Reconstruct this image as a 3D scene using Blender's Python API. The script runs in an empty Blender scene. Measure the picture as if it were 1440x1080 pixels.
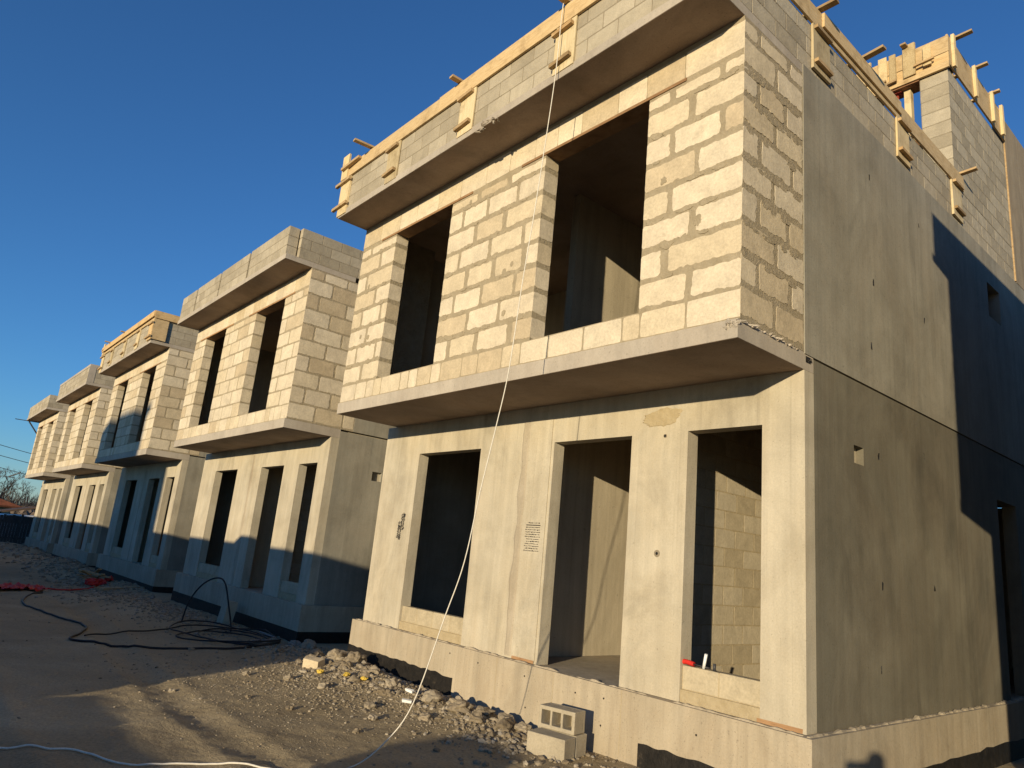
import bpy, math, random
from mathutils import Vector, noise
rnd = random.Random(7)
sc = bpy.context.scene
COL = sc.collection
PI = math.pi

# ------------------------------------------------------------------ mesh helper
class MB:
    def __init__(s):
        s.v = []; s.f = []; s.m = []; s.t = []; s.sm = []
    def face(s, idx, m=0, tone=.5, smooth=False):
        s.f.append(idx); s.m.append(m); s.t.append(tone); s.sm.append(smooth)
    def quad(s, a, b, c, d, m=0, tone=.5):
        n = len(s.v); s.v += [a, b, c, d]; s.face((n, n+1, n+2, n+3), m, tone)
    def box(s, x0, x1, y0, y1, z0, z1, m=0, tone=.5, jit=0.0):
        n = len(s.v)
        for z in (z0, z1):
            for (x, y) in ((x0, y0), (x1, y0), (x1, y1), (x0, y1)):
                s.v.append((x+rnd.uniform(-jit, jit), y+rnd.uniform(-jit, jit), z+rnd.uniform(-jit, jit)))
        for q in ((3, 2, 1, 0), (4, 5, 6, 7), (0, 1, 5, 4), (1, 2, 6, 5), (2, 3, 7, 6), (3, 0, 4, 7)):
            s.face(tuple(n+i for i in q), m, tone)
    def obox(s, c, ax, ay, az, m=0, tone=.5):
        # oriented box: centre and three half-axis vectors
        c = Vector(c); ax = Vector(ax); ay = Vector(ay); az = Vector(az); n = len(s.v)
        for sz in (-1, 1):
            for sx, sy in ((-1, -1), (1, -1), (1, 1), (-1, 1)):
                s.v.append(tuple(c+ax*sx+ay*sy+az*sz))
        for q in ((3, 2, 1, 0), (4, 5, 6, 7), (0, 1, 5, 4), (1, 2, 6, 5), (2, 3, 7, 6), (3, 0, 4, 7)):
            s.face(tuple(n+i for i in q), m, tone)
    def stick(s, a, b, w, h, m=0, tone=.5):
        a = Vector(a); b = Vector(b); d = (b-a)
        up = Vector((0, 0, 1)) if abs(d.normalized().z) < .9 else Vector((0, 1, 0))
        sd = d.cross(up).normalized(); u = sd.cross(d).normalized()
        s.obox((a+b)/2, d/2, sd*w/2, u*h/2, m, tone)
    def wall(s, us, vs, holes, w0, w1, plane, m=0):
        # wall panel with rectangular holes, as one closed grid. plane 'x': u = x, w = y ; 'y': u = y, w = x
        us = sorted(set([round(u, 4) for u in us]+[round(h[i], 4) for h in holes for i in (0, 1)]))
        vs = sorted(set([round(v, 4) for v in vs]+[round(h[i], 4) for h in holes for i in (2, 3)]))
        us = [u for u in us]; nu = len(us)-1; nv = len(vs)-1
        def solid(i, j):
            if i < 0 or j < 0 or i >= nu or j >= nv: return False
            uc = (us[i]+us[i+1])/2; vc = (vs[j]+vs[j+1])/2
            return not any(h[0] < uc < h[1] and h[2] < vc < h[3] for h in holes)
        def P(u, v, w): return (u, w, v) if plane == 'x' else (w, u, v)
        idx = {}
        def V(i, j, k):
            if (i, j, k) not in idx:
                idx[(i, j, k)] = len(s.v); s.v.append(P(us[i], vs[j], (w0, w1)[k]))
            return idx[(i, j, k)]
        for i in range(nu):
            for j in range(nv):
                if not solid(i, j): continue
                s.face((V(i, j, 0), V(i+1, j, 0), V(i+1, j+1, 0), V(i, j+1, 0)), m)
                s.face((V(i, j, 1), V(i, j+1, 1), V(i+1, j+1, 1), V(i+1, j, 1)), m)
                if not solid(i-1, j): s.face((V(i, j, 0), V(i, j+1, 0), V(i, j+1, 1), V(i, j, 1)), m)
                if not solid(i+1, j): s.face((V(i+1, j, 0), V(i+1, j, 1), V(i+1, j+1, 1), V(i+1, j+1, 0)), m)
                if not solid(i, j-1): s.face((V(i, j, 0), V(i, j, 1), V(i+1, j, 1), V(i+1, j, 0)), m)
                if not solid(i, j+1): s.face((V(i, j+1, 0), V(i+1, j+1, 0), V(i+1, j+1, 1), V(i, j+1, 1)), m)
    def block(s, O, U, N, u0, u1, z0, z1, amp, d, m=1, tone=None, e=(1, 1, 1, 1), step=.045):
        # one masonry unit as a low relief face with an uneven outline; e = waviness of left, right, bottom, top
        O = Vector(O); U = Vector(U); N = Vector(N)
        if tone is None: tone = rnd.random()
        pts = []; sd = rnd.uniform(0, 900)
        def wob(t, k, f):
            q = .75*noise.noise(Vector((t*8+sd, k*7.7+sd*.3, 1.3)))+.55*noise.noise(Vector((t*27+sd, k*3.1, 5.7)))+.35*noise.noise(Vector((t*70+sd, k*5.3, 9.1)))
            return (q if q > 0 else q*.45)*amp*f
        r = min(.010, amp*.9)
        nx = max(2, int((u1-u0)/step)); nz = max(2, int((z1-z0)/step))
        if amp < .002: nx = nz = 1; r = 0
        for i in range(nx):
            t = u0+(u1-u0)*i/nx; pts.append((t, z0+wob(t, 1, e[2]), i == 0))
        for i in range(nz):
            t = z0+(z1-z0)*i/nz; pts.append((u1-wob(t, 2, e[1]), t, i == 0))
        for i in range(nx):
            t = u1-(u1-u0)*i/nx; pts.append((t, z1-wob(t, 3, e[3]), i == 0))
        for i in range(nz):
            t = z1-(z1-z0)*i/nz; pts.append((u0+wob(t, 4, e[0]), t, i == 0))
        uc = (u0+u1)/2; zc = (z0+z1)/2
        n = len(s.v); tilt = rnd.uniform(-.004, .004) if amp > .004 else 0; K = len(pts)
        for ring, (dep, ins) in enumerate(((0, 0), (d, .0025))):
            for (u, z, cor) in pts:
                du = uc-u; dz = zc-z; L = math.hypot(du, dz) or 1
                q = ins+(r if cor and not (e[0] == 0 and u < uc) and not (e[1] == 0 and u > uc) else 0)
                if amp < .002: q = ins*.5
                uu = u+du/L*q; zz = z+dz/L*q
                s.v.append(tuple(O+U*uu+Vector((0, 0, zz))+N*(dep+(tilt*(z-zc)/(z1-z0) if ring else 0))))
        for i in range(K):
            j = (i+1) % K
            s.face((n+i, n+j, n+K+j, n+K+i), m, tone)
        s.face(tuple(n+K+i for i in range(K)), m, tone)
    def tube(s, pts, r, seg=7, m=0, smooth=True, closed_ends=True):
        pts = [Vector(p) for p in pts]; n0 = len(s.v)
        rs = r if isinstance(r, (list, tuple)) else [r]*len(pts)
        u = None
        for i, p in enumerate(pts):
            d = (pts[min(i+1, len(pts)-1)]-pts[max(i-1, 0)])
            d = d.normalized() if d.length > 1e-9 else Vector((0, 0, 1))
            if u is None:
                u = d.cross(Vector((0, 0, 1)) if abs(d.z) < .95 else Vector((1, 0, 0))).normalized()
            u = (u-d*u.dot(d)).normalized(); w = d.cross(u)
            for k in range(seg):
                a = 2*PI*k/seg
                s.v.append(tuple(p+(u*math.cos(a)+w*math.sin(a))*rs[i]))
        for i in range(len(pts)-1):
            for k in range(seg):
                a = n0+i*seg+k; b = n0+i*seg+(k+1) % seg
                s.face((a, b, b+seg, a+seg), m, .5, smooth)
        if closed_ends:
            s.face(tuple(n0+k for k in reversed(range(seg))), m)
            s.face(tuple(n0+(len(pts)-1)*seg+k for k in range(seg)), m)
    def stone(s, c, rx, ry, rz, m=0, tone=None, sub=False):
        if tone is None: tone = rnd.random()
        n = len(s.v); V = ICO2 if sub else ICO
        a = rnd.uniform(0, 2*PI); ca, sa = math.cos(a), math.sin(a); sd = Vector((rnd.uniform(0, 99), rnd.uniform(0, 99), 0))
        for p in V[0]:
            p = Vector(p); k = 1+.55*noise.noise(p*1.6+sd) if sub else rnd.uniform(.68, 1.12)
            x, y, z = p.x*rx*k, p.y*ry*k, p.z*rz*k
            s.v.append((c[0]+x*ca-y*sa, c[1]+x*sa+y*ca, c[2]+z))
        for f in V[1]: s.face(tuple(n+i for i in f), m, tone)
    def build(s, name, mats, parent=None, loc=None):
        me = bpy.data.meshes.new(name); me.from_pydata(s.v, [], s.f)
        mats = mats if isinstance(mats, (list, tuple)) else [mats]
        for k in mats: me.materials.append(k)
        me.polygons.foreach_set('material_index', s.m)
        me.polygons.foreach_set('use_smooth', s.sm)
        a = me.attributes.new('tone', 'FLOAT', 'FACE'); a.data.foreach_set('value', s.t)
        me.update()
        o = bpy.data.objects.new(name, me); COL.objects.link(o)
        if parent: o.parent = parent
        if loc: o.location = loc
        return o

def _ico(sub):
    import bmesh
    bm = bmesh.new(); bmesh.ops.create_icosphere(bm, subdivisions=sub, radius=1)
    bm.verts.index_update()
    r = ([tuple(v.co) for v in bm.verts], [tuple(v.index for v in f.verts) for f in bm.faces]); bm.free(); return r
ICO = _ico(1); ICO2 = _ico(3)

def tag(o, label=None, cat=None, group=None, kind=None):
    if label: o['label'] = label
    if cat: o['category'] = cat
    if group: o['group'] = group
    if kind: o['kind'] = kind
    return o
def empty(name, loc, rz=0):
    o = bpy.data.objects.new(name, None); COL.objects.link(o); o.location = loc; o.rotation_euler = (0, 0, rz)
    o.empty_display_size = .3
    return o
def one(name, mb, mats, label, cat, group=None, loc=None):
    return tag(mb.build(name, mats, None, loc), label, cat, group)
def smooth_path(pts, n=8):
    P = [Vector(p) for p in pts]; out = []
    for i in range(len(P)-1):
        p0 = P[max(i-1, 0)]; p1 = P[i]; p2 = P[i+1]; p3 = P[min(i+2, len(P)-1)]
        for k in range(n):
            t = k/n
            out.append(.5*((2*p1)+(p2-p0)*t+(2*p0-5*p1+4*p2-p3)*t*t+(3*p1-p0-3*p2+p3)*t**3))
    out.append(P[-1]); return out

# ------------------------------------------------------------------ materials
def mat(name, fn, rough=.9):
    m = bpy.data.materials.new(name); m.use_nodes = True
    nt = m.node_tree; b = nt.nodes['Principled BSDF']; b.inputs['Roughness'].default_value = rough
    b.inputs['Specular IOR Level'].default_value = .25
    fn(nt, b); return m
def N(nt, t, **kw):
    n = nt.nodes.new(t)
    for k, v in kw.items(): setattr(n, k, v)
    return n
def pos(nt, sx=1, sy=1, sz=1):
    g = N(nt, 'ShaderNodeNewGeometry'); mp = N(nt, 'ShaderNodeMapping')
    mp.inputs['Scale'].default_value = (sx, sy, sz); nt.links.new(g.outputs['Position'], mp.inputs[0]); return mp.outputs[0]
def nz(nt, vec, scale, detail=4, rough=.6, dist=0):
    n = N(nt, 'ShaderNodeTexNoise'); n.inputs['Scale'].default_value = scale; n.inputs['Detail'].default_value = detail
    n.inputs['Roughness'].default_value = rough; n.inputs['Distortion'].default_value = dist
    nt.links.new(vec, n.inputs['Vector']); return n.outputs['Fac']
def ramp(nt, fac, stops, interp='LINEAR'):
    r = N(nt, 'ShaderNodeValToRGB'); r.color_ramp.interpolation = interp
    el = r.color_ramp.elements
    while len(el) < len(stops): el.new(.5)
    for e, (p, c) in zip(el, stops):
        e.position = p; e.color = (*c, 1) if len(c) == 3 else c
    nt.links.new(fac, r.inputs[0]); return r.outputs[0]
def mix(nt, mode, fac, a, b):
    n = N(nt, 'ShaderNodeMix', data_type='RGBA', blend_type=mode)
    if isinstance(fac, (int, float)): n.inputs[0].default_value = fac
    else: nt.links.new(fac, n.inputs[0])
    for k, x in ((6, a), (7, b)):
        if isinstance(x, tuple): n.inputs[k].default_value = (*x, 1)
        else: nt.links.new(x, n.inputs[k])
    return n.outputs[2]
def math_(nt, op, a, b=0.0):
    n = N(nt, 'ShaderNodeMath', operation=op)
    for k, x in ((0, a), (1, b)):
        if isinstance(x, (int, float)): n.inputs[k].default_value = x
        else: nt.links.new(x, n.inputs[k])
    return n.outputs[0]
def bump(nt, b, h, strength=.4, dist=.01):
    n = N(nt, 'ShaderNodeBump'); n.inputs['Strength'].default_value = strength; n.inputs['Distance'].default_value = dist
    nt.links.new(h, n.inputs['Height']); nt.links.new(n.outputs[0], b.inputs['Normal'])
def g3(v): return (v, v, v)
def tone(nt):
    a = N(nt, 'ShaderNodeAttribute'); a.attribute_name = 'tone'; return a.outputs['Fac']

def concrete(name, dark, light, streak=.5, blotch=.6, warm=(.40, .33, .24), bs=.35):
    def fn(nt, b):
        p = pos(nt)
        c = ramp(nt, nz(nt, p, 1.1, 6, .62, .4), [(.3, dark), (.7, light)])
        st = ramp(nt, nz(nt, pos(nt, 9, 9, .35), 1.0, 5, .6, .3), [(.28, g3(.62)), (.62, g3(1.05))])
        c = mix(nt, 'MULTIPLY', streak, c, st)
        bl = ramp(nt, nz(nt, pos(nt, .8, .8, .5), 1.3, 5, .7, 1.2), [(.42, g3(0)), (.66, g3(1))])
        c = mix(nt, 'MIX', math_(nt, 'MULTIPLY', bl, blotch*.6), c, warm)
        dk = ramp(nt, nz(nt, pos(nt, 1.3, 1.3, .7), .9, 6, .7, .8), [(.5, g3(1)), (.72, g3(.55))])
        c = mix(nt, 'MULTIPLY', blotch, c, dk)
        fine = nz(nt, p, 60, 4, .7)
        c = mix(nt, 'MULTIPLY', .5, c, ramp(nt, fine, [(.3, g3(.78)), (.7, g3(1.12))]))
        pits = ramp(nt, nz(nt, p, 26, 2, .5), [(.70, g3(1)), (.76, g3(.55))])
        c = mix(nt, 'MULTIPLY', .6, c, pits)
        pin = ramp(nt, nz(nt, p, 75, 1, .5), [(.71, g3(1)), (.75, g3(.45))])
        c = mix(nt, 'MULTIPLY', .7, c, pin)
        scr = ramp(nt, nz(nt, pos(nt, 2.2, 2.2, 2.2), 2.2, 8, .8, 2.5), [(.485, g3(1)), (.5, g3(.72)), (.515, g3(1))])
        msk = ramp(nt, nz(nt, p, 1.7, 3, .6), [(.52, g3(0)), (.6, g3(1))])
        c = mix(nt, 'MULTIPLY', math_(nt, 'MULTIPLY', msk, .45), c, scr)
        drip = ramp(nt, nz(nt, pos(nt, 22, 22, .22), 1.0, 3, .6, .2), [(.60, g3(1)), (.72, g3(.72))])
        c = mix(nt, 'MULTIPLY', streak, c, drip)
        nt.links.new(c, b.inputs['Base Color'])
        h = math_(nt, 'ADD', math_(nt, 'MULTIPLY', nz(nt, p, 3, 5, .65), 1.4), math_(nt, 'MULTIPLY', fine, .18))
        h = math_(nt, 'ADD', h, math_(nt, 'MULTIPLY', nz(nt, pos(nt, 14, 14, .4), 1, 3, .6), .25))
        bump(nt, b, h, bs, .012)
    return mat(name, fn)

M = {}
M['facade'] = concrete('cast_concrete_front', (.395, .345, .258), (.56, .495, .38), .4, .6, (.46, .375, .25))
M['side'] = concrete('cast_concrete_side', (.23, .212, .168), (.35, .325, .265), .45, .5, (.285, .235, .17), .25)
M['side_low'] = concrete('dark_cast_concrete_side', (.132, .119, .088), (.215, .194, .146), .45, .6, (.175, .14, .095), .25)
M['rear'] = concrete('brown_cast_concrete', (.27, .215, .145), (.37, .305, .215), .6, .5, (.29, .21, .13))
M['plinth'] = concrete('plinth_concrete', (.36, .30, .215), (.48, .41, .305), .55, .5, (.40, .30, .19))
M['slab'] = concrete('slab_concrete', (.36, .31, .25), (.49, .43, .35), .25, .4, (.40, .32, .24))
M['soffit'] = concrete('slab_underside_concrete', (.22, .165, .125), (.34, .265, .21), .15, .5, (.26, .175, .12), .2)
M['inner'] = concrete('inner_wall_concrete', (.44, .375, .265), (.54, .465, .335), .5, .3)

def block_mat(name, stops, bs=.5, grain=40):
    def fn(nt, b):
        p = pos(nt); t = tone(nt)
        c = ramp(nt, t, stops)
        c = mix(nt, 'MULTIPLY', .75, c, ramp(nt, nz(nt, p, 5, 5, .65, .5), [(.28, g3(.74)), (.68, g3(1.1))]))
        sh = nz(nt, p, grain, 5, .75)
        c = mix(nt, 'MULTIPLY', .6, c, ramp(nt, sh, [(.32, g3(.72)), (.6, g3(1.08))]))
        sm = ramp(nt, nz(nt, pos(nt, 1, 1, 2.5), 3.4, 5, .7, 1.0), [(.60, g3(0)), (.70, g3(1))])
        c = mix(nt, 'MIX', math_(nt, 'MULTIPLY', sm, .35), c, (.33, .27, .19))
        nt.links.new(c, b.inputs['Base Color'])
        h = math_(nt, 'ADD', math_(nt, 'MULTIPLY', nz(nt, p, 11, 4, .6), 1.0), math_(nt, 'MULTIPLY', sh, .5))
        bump(nt, b, h, bs, .01)
    return mat(name, fn, .95)
M['lime'] = block_mat('shell_limestone', [(0, (.50, .40, .265)), (.3, (.60, .50, .345)), (.6, (.62, .525, .385)), (.85, (.66, .565, .415)), (1, (.56, .475, .35))])
M['cinder'] = block_mat('grey_concrete_block', [(0, (.335, .285, .205)), (.5, (.39, .335, .245)), (1, (.45, .39, .29))], .6, 70)
M['sillb'] = block_mat('tan_sill_block', [(0, (.42, .35, .235)), (.5, (.49, .415, .29)), (1, (.52, .45, .33))], .4)
def f_mortar(nt, b):
    p = pos(nt)
    c = ramp(nt, nz(nt, p, 7, 6, .7, .5), [(.3, (.29, .235, .152)), (.7, (.395, .325, .22))])
    nt.links.new(c, b.inputs['Base Color']); bump(nt, b, nz(nt, p, 28, 5, .75), .8, .02)
M['mortar'] = mat('rough_mortar', f_mortar, .95)
def f_cmortar(nt, b):
    p = pos(nt)
    c = ramp(nt, nz(nt, p, 9, 6, .7), [(.3, (.23, .19, .13)), (.7, (.31, .26, .185))])
    nt.links.new(c, b.inputs['Base Color']); bump(nt, b, nz(nt, p, 30, 5, .75), .8, .02)
M['cmortar'] = mat('grey_mortar', f_cmortar, .95)
def f_patch(nt, b):
    p = pos(nt)
    c = ramp(nt, nz(nt, p, 9, 6, .7), [(.3, (.36, .285, .17)), (.7, (.46, .375, .24))])
    nt.links.new(c, b.inputs['Base Color']); bump(nt, b, nz(nt, p, 24, 5, .75), .8, .02)
M['patch'] = mat('tan_mortar_patch', f_patch, .95)
M['jointfill'] = concrete('rough_joint_fill', (.33, .275, .20), (.47, .405, .31), .3, .5, (.34, .27, .18), .9)
def wood(name, c0, c1, c2, sc=(3, 3, 26)):
    def fn(nt, b):
        t = tone(nt); g = nz(nt, pos(nt, *sc), 1.6, 5, .6, 1.4)
        c = ramp(nt, g, [(.25, c0), (.5, c1), (.75, c2)])
        c = mix(nt, 'MULTIPLY', .8, c, ramp(nt, t, [(0, (.58, .57, .55)), (.35, (.9, .9, .9)), (.7, (1, 1, 1)), (1, (1.06, .98, .84))]))
        st = ramp(nt, nz(nt, pos(nt), 4.5, 5, .7), [(.50, g3(1)), (.70, (.56, .52, .47))])
        c = mix(nt, 'MULTIPLY', .75, c, st)
        nt.links.new(c, b.inputs['Base Color']); bump(nt, b, g, .3, .006)
    return mat(name, fn, .8)
M['board'] = wood('formwork_softwood', (.44, .305, .15), (.56, .405, .215), (.64, .48, .28))
M['vboard'] = wood('upright_softwood', (.50, .39, .22), (.62, .50, .30), (.70, .58, .38), (26, 26, 2.2))
M['batten'] = wood('old_batten', (.34, .22, .11), (.45, .31, .16), (.54, .40, .23), (4, 4, 22))
M['plank'] = wood('lintel_plank', (.26, .14, .065), (.36, .21, .105), (.44, .27, .145))
M['ply'] = wood('film_faced_ply', (.20, .10, .05), (.27, .14, .07), (.33, .19, .10), (3, 3, 3))
M['osb'] = wood('particle_board', (.46, .33, .16), (.62, .47, .25), (.72, .58, .35), (38, 38, 22))
def f_bit(nt, b):
    p = pos(nt)
    c = ramp(nt, nz(nt, p, 14, 5, .7), [(.35, (.010, .009, .008)), (.62, (.022, .019, .016)), (.74, (.075, .058, .038))])
    nt.links.new(c, b.inputs['Base Color']); b.inputs['Roughness'].default_value = .55
    bump(nt, b, nz(nt, pos(nt, 1, 1, .5), 30, 5, .7), .7, .01)
M['bitumen'] = mat('bitumen_paint', f_bit, .55)
def f_ground(nt, b):
    p = pos(nt)
    c = ramp(nt, nz(nt, p, .55, 7, .62, .6), [(.3, (.25, .193, .113)), (.55, (.355, .28, .168)), (.75, (.44, .36, .23))])
    gr = nz(nt, pos(nt, 1, 1, 1), 38, 5, .75)
    c = mix(nt, 'MULTIPLY', .8, c, ramp(nt, gr, [(.3, g3(.6)), (.66, g3(1.2))]))
    peb = N(nt, 'ShaderNodeTexVoronoi'); peb.inputs['Scale'].default_value = 30; nt.links.new(p, peb.inputs['Vector'])
    pk = ramp(nt, peb.outputs['Distance'], [(.10, g3(1)), (.26, g3(0))])
    area = ramp(nt, nz(nt, p, 1.4, 4, .6), [(.5, g3(0)), (.62, g3(1))])
    pm = math_(nt, 'MULTIPLY', pk, area)
    c = mix(nt, 'MIX', math_(nt, 'MULTIPLY', pm, .55), c, (.40, .345, .26))
    nt.links.new(c, b.inputs['Base Color'])
    h = math_(nt, 'ADD', math_(nt, 'MULTIPLY', gr, .35), math_(nt, 'MULTIPLY', pm, .45))
    h = math_(nt, 'ADD', h, math_(nt, 'MULTIPLY', nz(nt, p, 6, 5, .65), 1.2))
    bump(nt, b, h, .75, .03)
M['ground'] = mat('packed_earth', f_ground, .97)
def f_stone(nt, b):
    t = tone(nt); p = pos(nt)
    c = ramp(nt, t, [(0, (.20, .158, .105)), (.35, (.27, .218, .15)), (.65, (.315, .26, .185)), (.9, (.39, .33, .245)), (1, (.25, .225, .195))])
    c = mix(nt, 'MULTIPLY', .8, c, ramp(nt, nz(nt, p, 22, 5, .7), [(.3, g3(.66)), (.68, g3(1.1))]))
    nt.links.new(c, b.inputs['Base Color']); bump(nt, b, nz(nt, p, 40, 4, .7), .6, .01)
M['stone'] = mat('broken_rubble', f_stone, .95)
def flat(name, c, rough=.6, var=.25, metal=0, scale=20):
    def fn(nt, b):
        n = ramp(nt, nz(nt, pos(nt), scale, 4, .65), [(.3, g3(1-var)), (.7, g3(1+var*.4))])
        nt.links.new(mix(nt, 'MULTIPLY', 1.0, c, n), b.inputs['Base Color']); b.inputs['Metallic'].default_value = metal
        bump(nt, b, nz(nt, pos(nt), scale*2, 3, .6), .15, .005)
    return mat(name, fn, rough)
M['rope'] = flat('white_rope', (.68, .63, .54), .8, .15, 0, 60)
M['hose'] = flat('black_pipe', (.016, .016, .018), .5, .2)
M['hose2'] = flat('grey_pipe', (.20, .20, .205), .5, .2)
M['red'] = flat('red_plastic', (.55, .03, .02), .5, .3)
M['redsteel'] = flat('red_primer_steel', (.30, .055, .035), .55, .3)
M['steel'] = flat('dark_steel', (.05, .05, .055), .45, .3)
M['white'] = flat('white_plastic', (.78, .78, .76), .5, .1)
M['yellow'] = flat('yellow_foam', (.60, .42, .07), .8, .3)
M['ink'] = flat('stencil_ink', (.035, .032, .03), .9, .4, 0, 80)
M['roof_red'] = flat('orange_roof_tile', (.46, .135, .045), .8, .35, 0, 3)
M['roof_brown'] = flat('brown_roof_sheet', (.10, .065, .045), .8, .3, 0, 2)
M['plaster'] = flat('ochre_plaster', (.42, .31, .17), .9, .2, 0, 2)
M['bark'] = flat('bark', (.09, .07, .055), .95, .3, 0, 12)
M['twig'] = flat('bare_twigs', (.155, .115, .085), .95, .4, 0, 1.5)
M['fence'] = flat('weathered_fence', (.075, .065, .06), .9, .4, 0, 6)
M['cabin'] = flat('cabin_steel', (.40, .40, .38), .6, .15, 0, 4)
M['glass'] = flat('dark_glass', (.02, .022, .025), .12, .1)
M['paint'] = flat('car_paint', (.62, .63, .65), .3, .05)
M['tyre'] = flat('rubber', (.02, .02, .02), .9, .2)

# ------------------------------------------------------------------ masonry layout
def course_fill(a, b, L, par, j=.03, ragged=.0):
    # joints along one course from a to b
    out = []; x = a
    first = L*.5 if par else L
    k = 0
    while x < b-.02:
        w = (first if k == 0 else L)*rnd.uniform(1-ragged, 1+ragged)
        e = x+w
        if b-e < L*.28: e = b
        e = min(e, b); out.append((x, e)); x = e; k += 1
    return [(p+(j/2 if i else 0), q-(j/2 if i < len(out)-1 else 0)) for i, (p, q) in enumerate(out)]

def bay_wall(mb, ov, bl, amp, d, wins, ye=-.003):
    """Upper storey masonry: mortar core (slot 0) with limestone units (slot 1). Local house coords."""
    yf = -ov; t = .2; z0, z1 = 3.017, 5.776
    mb.wall([-bl, 0], [z0, z1], [(w[0], w[1], 3.27, 5.4485) for w in wins], yf, yf+t, 'x')
    mb.box(-t, -.001, yf+t+.0005, ye, z0, z1-.001); mb.box(-bl, -bl+t, yf+t+.0005, .155, z0, z1-.001)
    F = ((0, yf, 0), (1, 0, 0), (0, -1, 0)); S = ((0, 0, 0), (0, 1, 0), (1, 0, 0))
    z = 3.03; pitch = .2835
    edges = sorted(wins)
    j = .054 if amp > .02 else .030
    # sill course, upright units
    x = -bl
    while x < -.02:
        w = rnd.choice((.30, .42, .48, .2)); e = x+w
        if e > -.15: e = 0
        mb.block(*F, x+(.009 if x > -bl else -d), e-(.009 if e < 0 else -d), z, 3.262, amp*.35, d, e=(1 if x > -bl else 0, 1 if e < 0 else 0, 1, .3))
        x = e
    rows = []; zz = 3.27
    while zz < 5.40:
        rows.append((zz, min(zz+pitch, 5.415))); zz += pitch
    if rows[-1][1]-rows[-1][0] < .12: rows[-2] = (rows[-2][0], rows[-1][1]); rows.pop()
    segs = []; a = -bl
    for w in edges: segs.append((a, w[0])); a = w[1]
    segs.append((a, 0))
    for ri, (a0, a1) in enumerate(rows):
        zb = a0+j*.5; zt = a1-j*.5
        for si, (sa, sb) in enumerate(segs):
            fl = course_fill(sa, sb, .55, (ri+si) % 2, j*rnd.uniform(.9, 1.5), .12)
            for i, (p, q) in enumerate(fl):
                L = i == 0; Rr = i == len(fl)-1
                mb.block(*F, p-(d if L else 0), q+(d if Rr else 0), zb+rnd.uniform(-.004, .006), zt+rnd.uniform(-.006, .004), amp, d*rnd.uniform(.75, 1.1),
                         e=(.1 if L else .8, .1 if Rr else .8, 1.25, .7), step=.02 if amp > .01 else .05)
        # reveal faces looking right (sunlit) and left
        for w in edges:
            mb.block((w[0], 0, 0), (0, 1, 0), (1, 0, 0), yf-d, yf+t, zb, zt, amp*.6, d*.9, e=(.1, .1, 1, 1))
            mb.block((w[1], 0, 0), (0, 1, 0), (-1, 0, 0), yf-d, yf+t, zb, zt, amp*.6, d*.9, e=(.1, .1, 1, 1))
    # mortar smeared over the faces
    if amp > .02:
        def smear(O, U, Nn, u, z, a_, b_):
            n0 = 26; sd = rnd.uniform(0, 99); dd = d*1.25+.001+rnd.uniform(0, .002); O = Vector(O); U = Vector(U); Nn = Vector(Nn); base = len(mb.v)
            for ring in (0, 1):
                for k in range(n0):
                    t = 2*PI*k/n0; r_ = 1+.45*noise.noise(Vector((math.cos(t)*1.6+sd, math.sin(t)*1.6, 2)))+.3*noise.noise(Vector((math.cos(t)*5+sd, math.sin(t)*5, 7)))
                    r_ *= (1, .96)[ring]; mb.v.append(tuple(O+U*(u+a_*r_*math.cos(t))+Vector((0, 0, z+b_*r_*math.sin(t)))+Nn*(.001, dd)[ring]))
            for k in range(n0): mb.face((base+k, base+(k+1) % n0, base+n0+(k+1) % n0, base+n0+k), 0)
            mb.face(tuple(base+n0+k for k in range(n0)), 0)
        for (a0, a1) in rows[1:]:
            for (sa, sb) in segs:
                u = sa+.12
                while u < sb-.12:
                    if rnd.random() < .75: smear(*F, u, a0+rnd.uniform(-.012, .016), rnd.uniform(.04, .10), rnd.uniform(.016, .034))
                    u += rnd.uniform(.1, .34)
            u = -ov+.1
            while u < -.12:
                if rnd.random() < .8: smear(*S, u, a0+rnd.uniform(-.012, .016), rnd.uniform(.04, .11), rnd.uniform(.018, .036))
                u += rnd.uniform(.08, .26)
        for k in range(9):
            sa, sb = rnd.choice(segs); r0_ = rnd.choice(rows)
            smear(*F, rnd.uniform(sa+.06, sb-.06), rnd.uniform(r0_[0]+.05, r0_[1]-.05), rnd.uniform(.02, .04), rnd.uniform(.03, .06))
    # lintel course over everything
    x = -bl
    while x < -.02:
        e = x+rnd.choice((.36, .44, .5, .52))
        if e > -.2: e = 0
        mb.block(*F, x+(.004 if x > -bl else -d), e-(.004 if e < 0 else -d), 5.45, 5.72+rnd.uniform(-.01, .02), amp*.3, d, e=(1 if x > -bl else 0, 1 if e < 0 else 0, .2, .3))
        x = e
    # side return of the bay
    zz = 3.03; ri = 0
    while zz < 5.74:
        zt = min(zz+pitch, 5.765)
        if zt-zz > .1:
            fl = course_fill(-ov, ye-.009, .50, ri % 2, j*1.1, .1)
            for i, (p, q) in enumerate(fl):
                L = i == 0
                mb.block(*S, p-(d if L else 0), q, zz+j*.5, zt-j*.5, amp*1.05, d, e=(.1 if L else .8, 1.2, 1.25, .8), step=.02 if amp > .01 else .05)
        zz += pitch; ri += 1

def cinder_run(mb, O, U, Nn, a, b, z0, rows, h=.19, amp=.003, d=.0022, L=.39, e0=0, e1=0, gaps=(), ph=0):
    for r in range(rows):
        fl = course_fill(a, b, L, (r+ph) % 2, .010, .02)
        for i, (p, q) in enumerate(fl):
            mb.block(O, U, Nn, p, q, z0+r*h+.006, z0+(r+1)*h-.006, amp, d*rnd.uniform(.8, 1.2), e=(1, 1, 1, 1), step=.07)

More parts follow.
